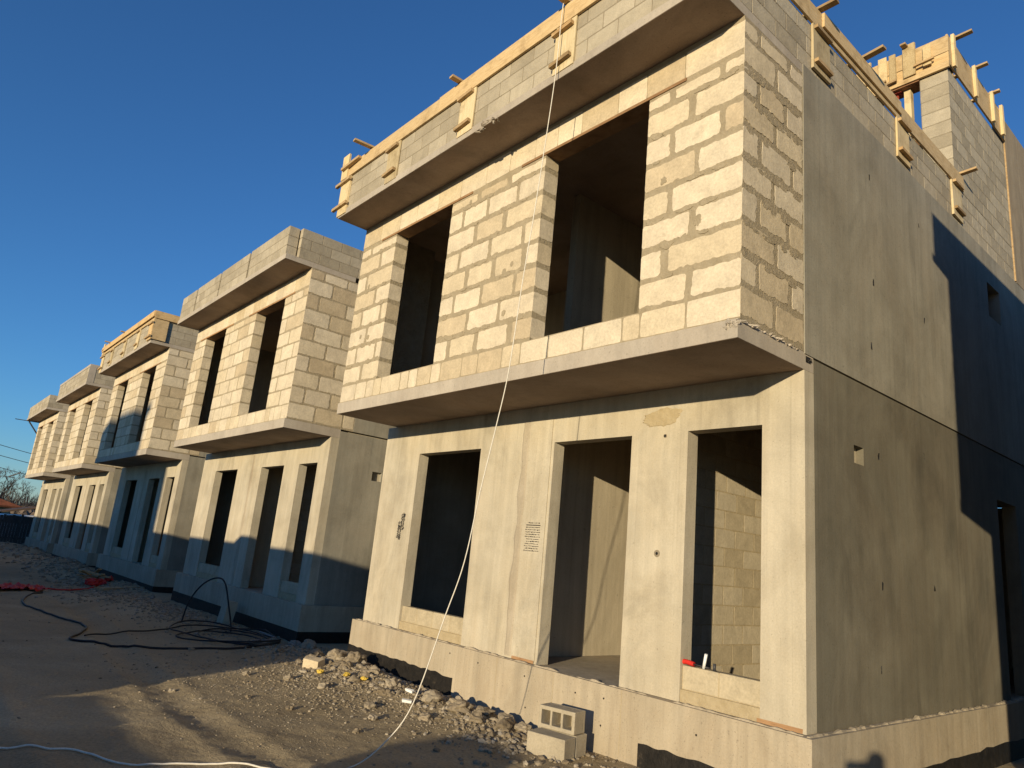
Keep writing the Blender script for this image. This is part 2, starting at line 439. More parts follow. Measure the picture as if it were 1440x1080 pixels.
def bead(mb, a, b, r, m=0, flatn=.6):
    # irregular squeeze of mortar along a joint
    a = Vector(a); b = Vector(b); n = max(4, int((b-a).length/.045)); sd = rnd.uniform(0, 99)
    pts = []; rs = []
    for i in range(n+1):
        t = i/n; p = a.lerp(b, t)
        k = noise.noise(Vector((t*(b-a).length*6, sd, 0)))
        pts.append(p+Vector((0, 0, k*r*.5))); rs.append(max(.003, r*(.65+.7*noise.noise(Vector((t*(b-a).length*13, sd, 4))))))
    mb.tube(pts, rs, 6, m, False)

WIN = [(-5.53, -4.17), (-2.43, -1.0)]
def make_house(dx, dz, label, P):
    H = empty('unfinished_house', (dx, 0, dz)); tag(H, label, 'house', 'unfinished houses standing in one row')
    D = P.get('D', 9.0); ov = P['ov']; ro = P['ro']; bl = P['bl']; rl = P['rl']; fine = P.get('fine', False)
    amp = .027 if fine else .015; dep = .0024
    # plinth
    b = MB(); b.box(-6.86, .09, -.10, D+.1, -.95, -.003)
    pl = b.build('plinth', M['plinth'], H)
    if fine:
        b = MB(); bead(b, (-6.83, -.05, -.012), (-.0, -.05, -.012), .032); b.build('mortar_bed', M['plinth'], pl)
        b = MB(); bead(b, (.045, -.06, -.012), (.045, 5.2, -.010), .036); b.build('mortar_bed', M['plinth'], pl)
        for (x0, x1, y0, y1, z1) in ((-6.866, -4.3, -.106, -.10, -.36), (-1.5, .096, -.106, -.10, -.40), (.09, .096, -.1, D, -.395)):
            b = MB(); n = 50 if x1-x0 > 1 or y1-y0 > 1 else 4
            for i in range(n):
                if x1-x0 > .05:
                    p = x0+(x1-x0)*i/n; q = x0+(x1-x0)*(i+1)/n
                    f = lambda t: z1+.025*noise.noise(Vector((t*7, .3, 0)))
                    c = [(p, y0, -.93), (q, y0, -.93), (q, y0, f(q)), (p, y0, f(p))]
                    w = [(p, y1, f(p)), (q, y1, f(q))]
                    b.quad(*c); b.quad(c[3], c[2], w[1], w[0])
                    if i == 0: b.quad((p, y1, -.93), c[0], c[3], w[0])
                    if i == n-1: b.quad(c[1], (q, y1, -.93), w[1], c[2])
                else:
                    p = y0+(y1-y0)*i/n; q = y0+(y1-y0)*(i+1)/n
                    f = lambda t: z1+.025*noise.noise(Vector((t*5, 4.3, 0)))
                    b.quad((x1, p, -.93), (x1, q, -.93), (x1, q, f(q)), (x1, p, f(p)))
                    b.quad((x1, p, f(p)), (x1, q, f(q)), (x0, q, f(q)), (x0, p, f(p)))
            b.build('bitumen_coating', M['bitumen'], pl)
        for x, z in ((-3.05, -.12), (-3.0, -.42), (-2.3, -.14), (-2.28, -.4), (-1.93, -.12), (-3.85, -.12), (-4.4, -.1), (-1.95, -.36), (-.9, -.2)):
            b = MB(); b.tube([(x, -.0995, z), (x, -.104, z)], .009, 8); b.build('tie_hole', M['bitumen'], pl)
        for x in (-3.52, -2.62, -1.72):
            b = MB(); b.box(x, x+.005, -.1015, -.10, -.55, -.01); b.build('formwork_seam', M['patch'], pl)
    else:
        b = MB(); b.box(-6.866, .096, -.106, -.1, -.93, -.42); b.box(.09, .0955, -.0999, D, -.93, -.421)
        b.build('bitumen_coating', M['bitumen'], pl)
        b = MB(); bead(b, (-6.83, -.05, -.012), (-.0, -.05, -.012), .026); b.build('mortar_bed', M['plinth'], pl)
    # ground floor
    gf = MB(); holes = [(-5.77, -4.34, .0, 2.41), (-2.98, -1.84, .0, 2.41), (-1.155, -.385, .0, 2.41)]
    gf.wall([-6.73, 0], [0, 2.857], holes, 0, .16, 'x'); g = gf.build('front_wall', M['facade'], H)
    for (x0, x1) in ((-5.768, -4.342), (-1.153, -.387)):
        b = MB(); b.box(x0, x1, .035, .155, .0, .3); x = x0
        b.box(x0, x1, .012, .0345, .0, .105)
        while x < x1-.01:
            e = x+.37
            if x1-e < .12: e = x1
            b.block((0, .035, 0), (1, 0, 0), (0, -1, 0), x+.005, e-.005, .11, .305, .003, .004, tone=rnd.uniform(0, .45)); x = e
        b.build('sill_blocks', [M['patch'], M['sillb']], g)
    # rough joint strip between the two cast panels
    b = MB(); n = 60; sd = rnd.uniform(0, 50)
    prev = None
    for i in range(n+1):
        z = .02+2.66*i/n; w = .06+.05*noise.noise(Vector((z*3, sd, 0)))+.015*noise.noise(Vector((z*14, sd, 2)))
        c = -3.47+.012*noise.noise(Vector((z*2, sd, 7)))
        cur = [(c-w, -.0005, z), (c-w*.6, -.009, z), (c+w*.6, -.010, z), (c+w, -.0005, z)]
        if prev:
            for k in range(3): b.quad(prev[k], prev[k+1], cur[k+1], cur[k])
        prev = cur
    b.build('panel_joint', M['jointfill'], g)
    if fine:
        b = MB()   # right hand front panel stands a little proud
        b.box(-3.4, -3.02, -.012, -.0006, .03, 2.68); b.build('pilaster', M['facade'], g)
        b = MB(); sd = 3
        n0 = 72; ring = []
        for k in range(n0):
            a = 2*PI*k/n0; rr_ = 1+.28*noise.noise(Vector((math.cos(a)*1.7, math.sin(a)*1.7, 3)))+.16*noise.noise(Vector((math.cos(a)*6, math.sin(a)*6, 8)))
            ring.append((-1.47+.235*rr_*math.cos(a), 2.575+.085*rr_*math.sin(a)+.02*math.cos(a)))
        b.v = [(x, -.0005, z) for x, z in ring]+[(-1.47+(x+1.47)*.93, -.006, 2.575+(z-2.575)*.9) for x, z in ring]
        for k in range(n0): b.face((k, (k+1) % n0, n0+(k+1) % n0, n0+k))
        b.face(tuple(range(n0, 2*n0)))
        b.build('mortar_smear', M['patch'], g)
        for x, z in ((-1.46, 1.25), (-1.42, 2.38)):
            b = MB(); b.tube([(x, -.004, z), (x, .0, z)], .034 if z < 2 else .02, 14); b.tube([(x, -.006, z), (x, -.004, z)], .014, 10, 1)
            b.build('anchor_socket', [M['cmortar'], M['bitumen']], g)
        for (x0_, x1_, yy) in ((-.41, -.03, -.004), (-3.38, -3.03, -.015)):
            b = MB(); b.box(x0_, x1_, yy, -.0005 if yy > -.01 else -.0125, .003, .034, jit=.003); b.build('base_gap_strip', M['plank'], g)  # red-brown strip drawn in place of the gap under the wall
        # illegible stencil prints
        b = MB(); r2 = random.Random(3)
        for cidx, (xc, zlo, zhi) in enumerate(((-6.075, 1.21, 1.44), (-6.02, 1.19, 1.55), (-5.965, 1.33, 1.55))):
            z = zlo
            while z < zhi:
                h = r2.uniform(.007, .014); w = r2.uniform(.018, .027); o_ = r2.uniform(-.01, .01)
                b.obox((xc+o_+.06*(z-1.4), -.0015, z), (w, 0, r2.uniform(-.004, .006)), (0, .001, 0), (0, 0, h*.62))
                if r2.random() < .5: b.obox((xc+o_+r2.uniform(-.015, .015), -.0015, z+.012), (.005, 0, 0), (0, .001, 0), (0, 0, .01))
                z += r2.uniform(.013, .021)
        b.build('stencil_print', M['ink'], g)
        b = MB(); z = 1.49
        for li in range(13):
            x = -3.33+(.02 if li in (0, 7, 8) else 0)+r2.uniform(-.01, .01); end = -3.10+r2.uniform(-.02, .02)
            if li == 1: b.obox(((x+end)/2, -.0135, z), ((end-x)/2, 0, 0), (0, .001, 0), (0, 0, .005))
            else:
                while x < end:
                    w = r2.uniform(.006, .022); b.obox((x+w/2, -.0135, z+r2.uniform(-.002, .002)), (w/2, 0, 0), (0, .001, 0), (0, 0, r2.uniform(.0025, .006))); x += w+r2.uniform(.004, .012)
            z -= .026
        b.build('stencil_print', M['ink'], g)
    # side walls
    sh = [(.91, 1.11, 2.205, 2.37)]
    if fine: sh.append((4.95, 5.72, .0, 2.37))
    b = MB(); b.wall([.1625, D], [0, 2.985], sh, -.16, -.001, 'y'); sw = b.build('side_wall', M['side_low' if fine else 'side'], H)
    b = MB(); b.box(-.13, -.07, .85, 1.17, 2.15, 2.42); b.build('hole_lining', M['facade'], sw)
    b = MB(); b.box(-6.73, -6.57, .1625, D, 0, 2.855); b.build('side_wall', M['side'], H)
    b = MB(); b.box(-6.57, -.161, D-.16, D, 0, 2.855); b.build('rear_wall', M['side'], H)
    # floor slab with the cantilever
    b = MB(); b.box(-bl, -.0015, -ov-.025, .16, 2.86, 3.014)
    sl = b.build('floor_slab', M['slab'], H)
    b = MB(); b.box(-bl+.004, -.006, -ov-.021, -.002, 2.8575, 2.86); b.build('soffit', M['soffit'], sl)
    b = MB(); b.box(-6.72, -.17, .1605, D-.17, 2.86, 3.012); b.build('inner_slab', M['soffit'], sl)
    if fine:
        b = MB()
        for k in range(14):
            b.stone((rnd.uniform(-.10, -.01), -ov-.022, rnd.uniform(2.95, 3.005)), rnd.uniform(.015, .04), rnd.uniform(.005, .010), rnd.uniform(.012, .026), sub=True)
        b.build('chipped_corner', M['slab'], sl); b = MB()
        for k in range(40): b.stone((-.004, -ov+(ov-.1)*rnd.random()**1.6, 3.008+rnd.uniform(-.012, .004)), rnd.uniform(.004, .006), rnd.uniform(.015, .05), rnd.uniform(.005, .010), sub=True)
        b.build('broken_edge', M['slab'], sl)
    # upper storey
    b = MB(); bay_wall(b, ov, bl, amp, dep, P.get('win', WIN), -.003 if fine else .40); bw = b.build('bay_wall', [M['mortar'], M['lime']], H)
    for w in P.get('win', WIN):
        b = MB(); b.box(w[0]-.40, w[1]+.42, -ov-.011, -ov+.19, 5.418, 5.4495, tone=rnd.random()); b.build('lintel_plank', M['plank'], bw)
    b = MB(); uh = [(5.15, 5.68, 4.9, 5.4)] if fine else []
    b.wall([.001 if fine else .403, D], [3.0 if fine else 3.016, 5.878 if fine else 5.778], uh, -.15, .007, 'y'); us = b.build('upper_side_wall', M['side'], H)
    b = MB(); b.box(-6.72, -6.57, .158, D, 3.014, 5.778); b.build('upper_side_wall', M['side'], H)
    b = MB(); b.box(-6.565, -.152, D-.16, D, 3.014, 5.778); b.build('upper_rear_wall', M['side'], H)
    if fine:
        for o_, pts_ in ((us, ((1.4, 5.32), (2.73, 5.31), (1.42, 4.14), (2.76, 4.13), (1.33, 3.44))), (sw, ((1.43, 2.36), (1.43, 1.16), (1.36, .44), (2.59, 2.55), (2.7, 1.2)))):
            for (y, z) in pts_:
                q = MB(); x = .007 if o_ is us else -.001
                q.box(x-.001, x+.0015, y-.012, y+.012, z-.045, z+.02, jit=.006); q.build('tie_mark', M['bitumen'], o_)
        b = MB(); b.box(-.001, .0012, .025, .11, 2.93, 2.9845)
        for k in range(10): b.stone((.0, rnd.uniform(.02, .13), rnd.uniform(2.94, 2.985)), .004, .012, .012)
        b.build('joint_pocket', M['bitumen'], us)
    # inner partitions
    b = MB(); b.box(-3.57, -3.45, .165, D-.17, 0, 2.853); b.build('partition', M['inner'], H)
    b = MB(); b.box(-1.72, -1.6, .165, 6, 0, 2.853)
    for r in range(14):
        for (p, q) in course_fill(.18, 4, .39, r % 2, .012, .03): b.block((-1.6, 0, 0), (0, 1, 0), (1, 0, 0), p, q, r*.2+.006, r*.2+.194, .003, .0015, step=.1)
    b.build('partition', [M['patch'], M['sillb']], H)
    b = MB(); b.box(-3.30, -3.18, .3, D-.17, 3.013, 5.778); b.build('partition', M['inner'], H)
    b = MB(); b.wall([-3.178, -.152], [3.013, 5.778], [(-2.6, -1.6, 3.013, 5.1)], 3.4, 3.52, 'x'); b.build('partition', M['inner'], H)
    b = MB(); b.wall([-6.56, -3.305], [3.013, 5.778], [(-5.0, -4.1, 3.013, 5.1)], 2.6, 2.72, 'x'); b.build('partition', M['inner'], H)
    # roof slab
    b = MB(); b.box(-rl, -.002, -ro, -.002, 5.78, 5.872); rs = b.build('roof_slab', M['slab'], H)
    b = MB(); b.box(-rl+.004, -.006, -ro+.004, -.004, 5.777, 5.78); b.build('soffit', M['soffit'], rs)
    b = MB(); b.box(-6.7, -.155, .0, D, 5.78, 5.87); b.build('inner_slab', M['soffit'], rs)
    st = P['state']
    # parapet
    b = MB(); yo = -ro+.02; yi = yo+.19; z0 = 5.874; zt = z0+.57
    if st == 'bare':
        cuts = [-rl+.02, -5.22, -3.62, -1.95, -.05]
        for i in range(4):
            a, c = cuts[i]+(.05 if i else 0), cuts[i+1]-.05
            b.box(a, c, yo, yi, z0, zt-.01)
            if i: b.box(a-.101, a-.001, yo+.09, yi, z0, zt-.02)
            cinder_run(b, (0, yo, 0), (1, 0, 0), (0, -1, 0), a, c, z0, 3)
            for r in range(3): b.block((c, 0, 0), (0, 1, 0), (1, 0, 0), yo, yi, z0+r*.19+.006, z0+r*.19+.184, .003, .004, step=.07)
        b.box(-.19, -.006, -ro+.235, 5, z0, zt-.01); cinder_run(b, (-.006, 0, 0), (0, 1, 0), (1, 0, 0), -ro+.235, 5, z0, 3)
        for r in range(3): b.block((0, -ro+.235, 0), (1, 0, 0), (0, -1, 0), -.19, -.006, z0+r*.19+.006, z0+r*.19+.184, .003, .004, step=.07)
    else:
        x1 = -.006
        b.box(-rl+.02, x1, yo, yi, z0, zt-.006); cinder_run(b, (0, yo, 0), (1, 0, 0), (0, -1, 0), -rl+.02, x1, z0, 3)
        ye = 6.585 if fine else 5
        b.box(-.19, x1, yi+.0005, ye, z0, zt-.006); cinder_run(b, (x1, 0, 0), (0, 1, 0), (1, 0, 0), yo, ye, z0, 3, ph=1)
    b.box(-rl+.02, -rl+.21, yi+.0005, 4.5, z0, zt-.01)
    par = b.build('parapet', [M['cmortar'], M['cinder']], H)
    if st == 'capped':
        b = MB(); b.box(-rl+.0, .004, yo-.012, yi+.02, zt-.002, zt+.09); b.box(-.21, .006, yi+.021, 5, zt-.002, zt+.088)
        b.box(-.004, .004, -ro+.0, -ro+.22, z0, zt-.003)
        b.build('ring_beam', M['slab'], par)
    if st in ('timber', 'timber_full'):
        zb = 6.42
        def cleat(nm, c, along, h0=5.85, h1=6.44, w=.29):
            o = Vector(c); q = MB()
            if along == 'x': q.box(o.x-w/2, o.x+w/2, yo-.031, yo-.0055, h0, h1, tone=rnd.random(), jit=.006)
            else: q.box(.0005, .024, o.y-w/2-.03, o.y+w/2+.03, h0+.08, h1+.02, tone=rnd.random(), jit=.006)
            k = q.build(nm, M['vboard'], par)
            for zz in (h0+.12, h1-.09):
                q = MB(); zz += rnd.uniform(-.02, .02)
                if along == 'x': q.stick((o.x-w/2-.02, yo-.053, zz-.01), (o.x+w/2-.03, yo-.053, zz+.012), .042, .042, 0, rnd.random())
                else: q.stick((.046, o.y-w/2-.01, zz+.05), (.046, o.y+w/2+.01, zz+.05), .042, .036, 0, rnd.random())
                q.build('batten', M['batten'], k)
        # outer and inner boards
        b = MB(); x = -rl-.02; cut = [-rl-.02, -4.0, .03] if fine else [-rl-.02, .03]
        for i in range(len(cut)-1): b.box(cut[i]+.003, cut[i+1], yo-.034-.004*i, yo-.006, zb, zb+.205+.008*i, tone=.45+.3*i, jit=.003)
        b.box(-rl, -.2, yi+.004, yi+.03, zb, zb+.2, tone=.4)
        b.build('formwork_board', M['board'], par)
        b = MB(); ye = 4.38 if fine else 1.2
        b.box(.0006, .028, yo-.03, ye, zb+.022, zb+.232, tone=.45, jit=.002)
        if fine: b.box(.029, .052, .35, 2.25, zb+.08, zb+.24, tone=.6, jit=.002)
        b.box(-.22, -.195, yi+.04, ye, zb+.02, zb+.23, tone=.3)
        b.build('formwork_board', M['board'], par)
        xs = (-5.03, -3.37, -1.73, -.25) if fine else (-4.9, -3.2, -1.6, -.2)
        for x in xs: cleat('formwork_cleat', (x, 0, 0), 'x')
        if fine:
            for y in (.34, 2.34, 4.10): cleat('formwork_cleat', (0, y, 0), 'y')
            ties = [((-5.76, yo-.30, 6.66), (-5.70, yi+.12, 6.655)), ((-3.58, yo-.17, 6.655), (-3.56, yi+.15, 6.655)), ((-1.74, yo-.22, 6.66), (-1.72, yi+.14, 6.66)),
                    ((.26, 1.27, 6.70), (-.33, 1.31, 6.675)), ((.20, .32, 6.69), (-.35, .30, 6.675)), ((.2, 4.36, 6.72), (-.3, 4.36, 6.69))]
        else:
            ties = [((-5.2, yo-.25, 6.66), (-5.18, yi+.12, 6.65)), ((-3.3, yo-.2, 6.66), (-3.3, yi+.12, 6.65))]
        for a, c in ties:
            q = MB(); q.stick(a, c, .075, .028, 0, rnd.random()); q.build('tie_batten', M['batten'], par)
        # boxed end at the left corner
        q = MB(); q.box(-rl-.03, -rl+.25, yo-.031, yo-.008, 5.80, 6.41, tone=.8, jit=.004); q.box(-rl-.035, -rl+.16, yo-.062, yo-.036, 6.40, 6.80, tone=.9, jit=.006)
        q.box(-rl-.03, -rl-.004, yo-.03, yi+.1, 5.80, 6.66, tone=.6)
        e = q.build('corner_shutter', M['vboard'], par)
        for zz in (5.94, 6.34):
            q = MB(); q.stick((-rl-.15, yo-.054, zz), (-rl+.28, yo-.054, zz+.015), .042, .045, 0, rnd.random()); q.build('batten', M['batten'], e)
        q = MB(); q.stick((-rl+.02, yo-.084, 6.56), (-rl+.52, yo-.062, 6.60), .05, .04, 0, .7); q.build('batten', M['batten'], e)
        if not fine:
            q = MB(); q.box(-.33, .03, yo-.06, yo-.036, 5.86, 6.40, tone=.9, jit=.004); q.box(.03, .05, yo-.05, yo+.32, 5.88, 6.44, tone=.55, jit=.004)
            e = q.build('corner_shutter', M['board'], par)
            for zz in (5.95, 6.33):
                q = MB(); q.stick((-.45, yo-.082, zz), (.07, yo-.082, zz), .045, .05, 0, .6); q.build('batten', M['batten'], e)
            q = MB(); q.box(-rl, .05, yo-.09, yo-.062, 6.50, 6.66, tone=1.0, jit=.004); q.box(.052, .075, yo-.06, .3, 6.46, 6.66, tone=1.0); q.build('formwork_board', M['board'], par)
    return H, dict(par=par, gf=g, bw=bw, sl=sl, rs=rs)

house, parts = make_house(0, 0, 'nearest and largest unfinished house with timber formwork along the parapet and a stair tower', dict(D=10.4, ov=1.0, ro=1.49, bl=6.5, rl=6.52, fine=True, state='timber'))

# broken lump on the roof slab edge
b = MB()
for k in range(26):
    t = rnd.random(); b.stone((-3.12+.36*t+rnd.uniform(-.03, .03), -1.485+rnd.uniform(-.012, .03), 5.805+rnd.gauss(0, .02)-.02*math.sin(t*9)), rnd.uniform(.02, .05), rnd.uniform(.008, .018), rnd.uniform(.012, .026), sub=True)
b.build('broken_edge', M['slab'], parts['rs'])

# ---- stair tower on the near house
TY = 4.12
T = MB(); zb = 6.446
T.box(-.2, -.006, TY, 6.58, zb, 8.26); T.box(-.36, -.2005, TY, TY+.2, zb, 8.26); T2 = MB(); T2.box(-2.6, -2.4, TY, 6.58, 5.875, 8.26); T2.box(-2.4, -1.7, TY+.0005, TY+.2, 5.875, 8.26); T2.box(-2.6, -.21, 6.38, 6.5795, 5.875, 6.9)
T.box(-.36, -.006, TY+.001, TY+.199, 5.875, zb-.001)
cinder_run(T, (-.006, 0, 0), (0, 1, 0), (1, 0, 0), TY, 6.58, zb, 9, .2, .004, .0022)
for r in range(9):
    cinder_run(T, (0, TY, 0), (1, 0, 0), (0, -1, 0), -.36, -.0, zb+r*.2, 1, .2, .004, .0022)
    T.block((-.36, 0, 0), (0, 1, 0), (-1, 0, 0), TY, TY+.2, zb+r*.2+.006, zb+r*.2+.194, .003, .005)
tow = T.build('stair_tower', [M['cmortar'], M['cinder']], house)
T2.build('stair_wall', M['cinder'], tow)
q = MB(); q.box(-.15, .009, 6.622, 10.3, 5.885, 8.76);
q.build('rear_panel', M['rear'], tow)
q = MB(); q.box(-2.6, -2.45, 6.585, 10.3, 5.875, 8.7); q.build('rear_panel', M['side'], tow)
q = MB(); q.box(-.02, .014, 6.586, 6.62, 5.9, 8.74, tone=.4); q.build('joint_strip', M['batten'], tow)
q = MB()
q.box(-2.62, .035, TY-.036, TY-.008, 8.50, 8.76, tone=.35, jit=.004)
q.box(-2.6, .03, TY-.034, TY-.010, 8.24, 8.49, tone=.9, jit=.004)
q.box(-2.62, .036, TY-.062, TY-.0365, 8.235, 8.33, tone=.75, jit=.004)
q.box(-1.7, -.362, TY-.03, TY+.22, 8.215, 8.238, m=1)
q.box(-2.6, -.0, TY+.21, TY+.235, 8.24, 8.7, tone=.3)
q.build('front_shutter', [M['board'], M['ply']], tow)
for x, w, z0, z1 in ((-.225, .10, 8.37, 8.70), (-.46, .17, 8.31, 8.84), (-.685, .09, 8.31, 8.78), (-.82, .12, 8.30, 8.80), (-1.05, .12, 8.28, 8.82), (-1.62, .14, 8.3, 8.8)):
    q = MB(); q.box(x-w/2, x+w/2, TY-.092, TY-.066, z0, z1, tone=rnd.random(), jit=.006); q.build('formwork_cleat', M['osb'], tow)
for x, z, w in ((-.26, 8.42, .26), (-.74, 8.30, .22), (-.86, 8.36, .18), (-.98, 8.44, .18)):
    q = MB(); q.stick((x-w/2, TY-.112, z), (x+w/2, TY-.112, z+.012), .035, .03, 0, rnd.random()); q.build('batten', M['batten'], tow)
q = MB(); q.box(.004, .03, TY-.03, 6.56, 8.30, 8.78, tone=.35, jit=.002); q.box(-.24, -.215, TY+.24, 6.56, 8.3, 8.75, tone=.3); q.build('side_shutter', M['board'], tow)
for y in (4.24, 5.12, 5.92, 6.38):
    q = MB(); q.box(.032, .075, y-.03, y+.03, 8.31, 8.84, tone=.9, jit=.004); q.build('formwork_cleat', M['vboard'], tow)
for a, c in (((.27, 4.33, 8.84), (-.3, 4.30, 8.80)), ((.22, 5.16, 8.83), (-.3, 5.14, 8.80)), ((.16, 5.94, 8.83), (-.3, 5.92, 8.80)), ((-.50, 3.93, 8.81), (-.48, 4.42, 8.79)), ((-1.42, 3.95, 8.83), (-1.4, 4.42, 8.80))):
    q = MB(); q.stick(a, c, .075, .028, 0, rnd.random()); q.build('tie_batten', M['batten'], tow)
q = MB(); q.tube([(-.70, TY+.1, 5.88), (-.70, TY+.1, 7.3)], .03, 10); q.tube([(-.70, TY+.1, 7.3), (-.70, TY+.1, 8.21)], .022, 10); q.box(-.78, -.62, TY+.03, TY+.17, 8.2, 8.214)
one('steel_prop', q, M['redsteel'], 'red steel prop holding up the timber shutter in the stair tower opening', 'prop')
q = MB(); q.box(-.60, -.51, TY+.07, TY+.17, 5.88, 8.212, tone=.8)
one('timber_post', q, M['vboard'], 'pale timber post beside the red steel prop in the stair tower opening', 'post')
q = MB(); q.stick((-.66, TY+.24, 7.95), (-.30, TY+.6, 6.7), .12, .05, 0, .2)
one('leaning_plank', q, M['ply'], 'dark plank leaning down behind the red prop in the stair tower opening', 'plank')
q = MB(); q.stick((-.72, TY-.0, 7.30), (-.37, TY-.02, 7.42), .09, .03, 0, .6)
one('cross_batten', q, M['batten'], 'short pale batten lying across the prop and the leaning dark plank', 'batten')

# ---- the other houses of the row
make_house(-8.68, 0, 'second house from the right, bare grey block parapet with open slots', dict(ov=.87, ro=1.38, bl=6.32, rl=6.33, state='bare'))
make_house(-17.3, -.06, 'third house from the right, orange and pale timber formwork boxed round its parapet', dict(ov=.9, ro=1.40, bl=6.3, rl=6.35, state='timber_full'))
make_house(-25.85, -.13, 'fourth house from the right, plain grey parapet with a cast top beam', dict(ov=.88, ro=1.38, bl=6.2, rl=6.3, state='capped'))
h5, p5 = make_house(-34.4, -.2, 'farthest house at the left end of the row, low block parapet on dark brackets', dict(ov=.88, ro=1.40, bl=5.9, rl=6.3, state='plain'))
q = MB(); q.stick((-6.2, -1.3, 5.74), (-6.2, -.82, 5.15), .06, .06); q.stick((-6.25, -1.9, 5.76), (-6.25, -.3, 5.76), .08, .03); q.stick((-5.9, -1.55, 2.83), (-6.6, -1.5, 2.86), .5, .03)
q.stick((-6.55, -1.5, 2.88), (-6.1, -1.1, 3.12), .05, .05); q.build('steel_bracket', M['steel'], h5)
# next house to the right, out of frame, whose shade falls on the near side wall
make_house(8.81, 0, 'unfinished house right of the stair tower house, out of the picture', dict(ov=1.0, ro=1.49, bl=6.73, rl=6.73, state='plain'))

# ------------------------------------------------------------------ ground
MOUNDS = [(-6.2, -.5, .55, .35, .15), (-5.4, -.6, .8, .5, .07), (-4.4, -.55, .9, .45, .06), (-3.3, -.5, .7, .35, .05), (-7.6, -.5, .8, .6, .06), (-5.6, -1.3, 1.2, .6, .05),
          (-12.6, -1.3, 2.0, .55, .13), (-14.4, -1.5, 1.0, .6, .10), (-10.6, -.9, 1.0, .4, .04), (-18.6, -.5, 1.2, .6, .14), (-26.5, -.7, 1.6, .8, .30), (-23.5, -.8, 1.8, .7, .12), (-35.2, -.6, 1.6, .8, .3), (-31, -.6, 2, .7, .15), (-41, -1, 2.4, 1.5, .25),
          (1.5, -.5, 1.2, .4, .06)]
def gh(x, y):
    z = -.6-.0056*max(0, -x-8) if x > -45 else -.807
    for (cx, cy, rx, ry, h) in MOUNDS:
        e = ((x-cx)/rx)**2+((y-cy)/ry)**2
        if e < 5: z += h*math.exp(-e)
    if -46 < x < 12 and -14 < y < 4:
        z += .022*noise.noise(Vector((x*.9, y*.9, 0)))+.012*noise.noise(Vector((x*3.1, y*3.1, 2)))+.006*noise.noise(Vector((x*9, y*9, 5)))
        # wheel tracks along the road
        for yt in (-2.75, -4.4):
            q_ = (y-yt-.25*math.sin(x*.35))/.17
            if abs(q_) < 3: z -= .022*math.exp(-q_*q_)-.012*math.exp(-(abs(q_)-1.5)**2*5)-.006*math.exp(-q_*q_)*math.sin(x*26+q_*3)
        z += .01*max(0, noise.noise(Vector((x*5, y*5, 12))))**1.2
    return z
def axis(parts_):
    out = []
    for a, b_, st in parts_:
        n = max(1, round((b_-a)/st)); out += [a+(b_-a)*i/n for i in range(n)]
    out.append(parts_[-1][1]); return out
xs = axis([(-600, -120, 60), (-120, -46, 6), (-46, -20, .4), (-20, -10, .12), (-10, 0, .045), (0, 6, .15), (6, 30, 3), (30, 300, 45)])
ys = axis([(-300, -40, 40), (-40, -9, 2), (-9, -5, .25), (-5, -1.5, .045), (-1.5, 0, .05), (0, 3, .3), (3, 30, 3), (30, 500, 60)])
g = MB(); nx, ny = len(xs), len(ys)
g.v = [(x, y, gh(x, y)) for y in ys for x in xs]
for j in range(ny-1):
    for i in range(nx-1):
        a = j*nx+i; g.face((a, a+1, a+1+nx, a+nx), 0, .5, True)
go = g.build('ground', M['ground']); tag(go, kind='structure')

# rubble: small stuff as one mass, bigger lumps as things of their own
R = MB()
def scatter(n, cx, cy, sx, sy, smin, smax, power=2.2):
    for k in range(n):
        x = rnd.gauss(cx, sx); y = rnd.gauss(cy, sy)
        if y > -.12 and -6.9 < x < .1: y = -.12-rnd.random()*.5
        if y > -.12 and x < -8.5: y = -.12-rnd.random()*.4
        s_ = smin+(smax-smin)*rnd.random()**power
        R.stone((x, y, gh(x, y)+s_*.15), s_*rnd.uniform(.8, 1.4), s_*rnd.uniform(.7, 1.1), s_*rnd.uniform(.5, .85))
scatter(520, -6.1, -.55, .5, .22, .007, .055, 3); scatter(520, -5.3, -.75, .6, .4, .006, .042, 3); scatter(560, -4.3, -.55, .65, .24, .006, .042, 3)
scatter(560, -3.2, -.42, .5, .2, .006, .045, 3); scatter(420, -5.9, -1.4, .7, .4, .005, .024, 3); scatter(380, -4.6, -1.4, .7, .4, .005, .024, 3)
scatter(1600, -5.6, -.95, .9, .5, .004, .016, 1.2); scatter(1300, -4.0, -.7, .9, .35, .004, .016, 1.2); scatter(1200, -5.2, -1.9, 1.1, .6, .003, .011, 1.2)
scatter(350, -7.4, -.7, .5, .4, .008, .05); scatter(300, -6.6, -2.4, .9, .5, .005, .022); scatter(400, -2.6, -.8, .4, .3, .006, .045)
scatter(260, -4.0, -2.4, 1.2, .6, .004, .016); scatter(250, -1.5, -.5, .6, .25, .005, .03)
scatter(1300, -12.4, -1.1, 1.3, .42, .008, .04); scatter(500, -10.2, -.8, .8, .4, .006, .035); scatter(300, -14.4, -1.3, .8, .45, .008, .05)
scatter(250, -18.5, -.8, 1.2, .5, .015, .07); scatter(350, -26, -.9, 2.2, .6, .02, .09); scatter(300, -35, -.9, 3, .7, .02, .11); scatter(300, -14, -3, 3.5, .9, .005, .02)
scatter(500, -17.0, -1.3, 1.6, .6, .01, .06); scatter(400, -22.5, -1.0, 2.0, .6, .012, .08)
rb = R.build('rubble', M['stone']); tag(rb, 'loose grey and tan rubble strewn along the foot of the houses', 'rubble', kind='stuff')
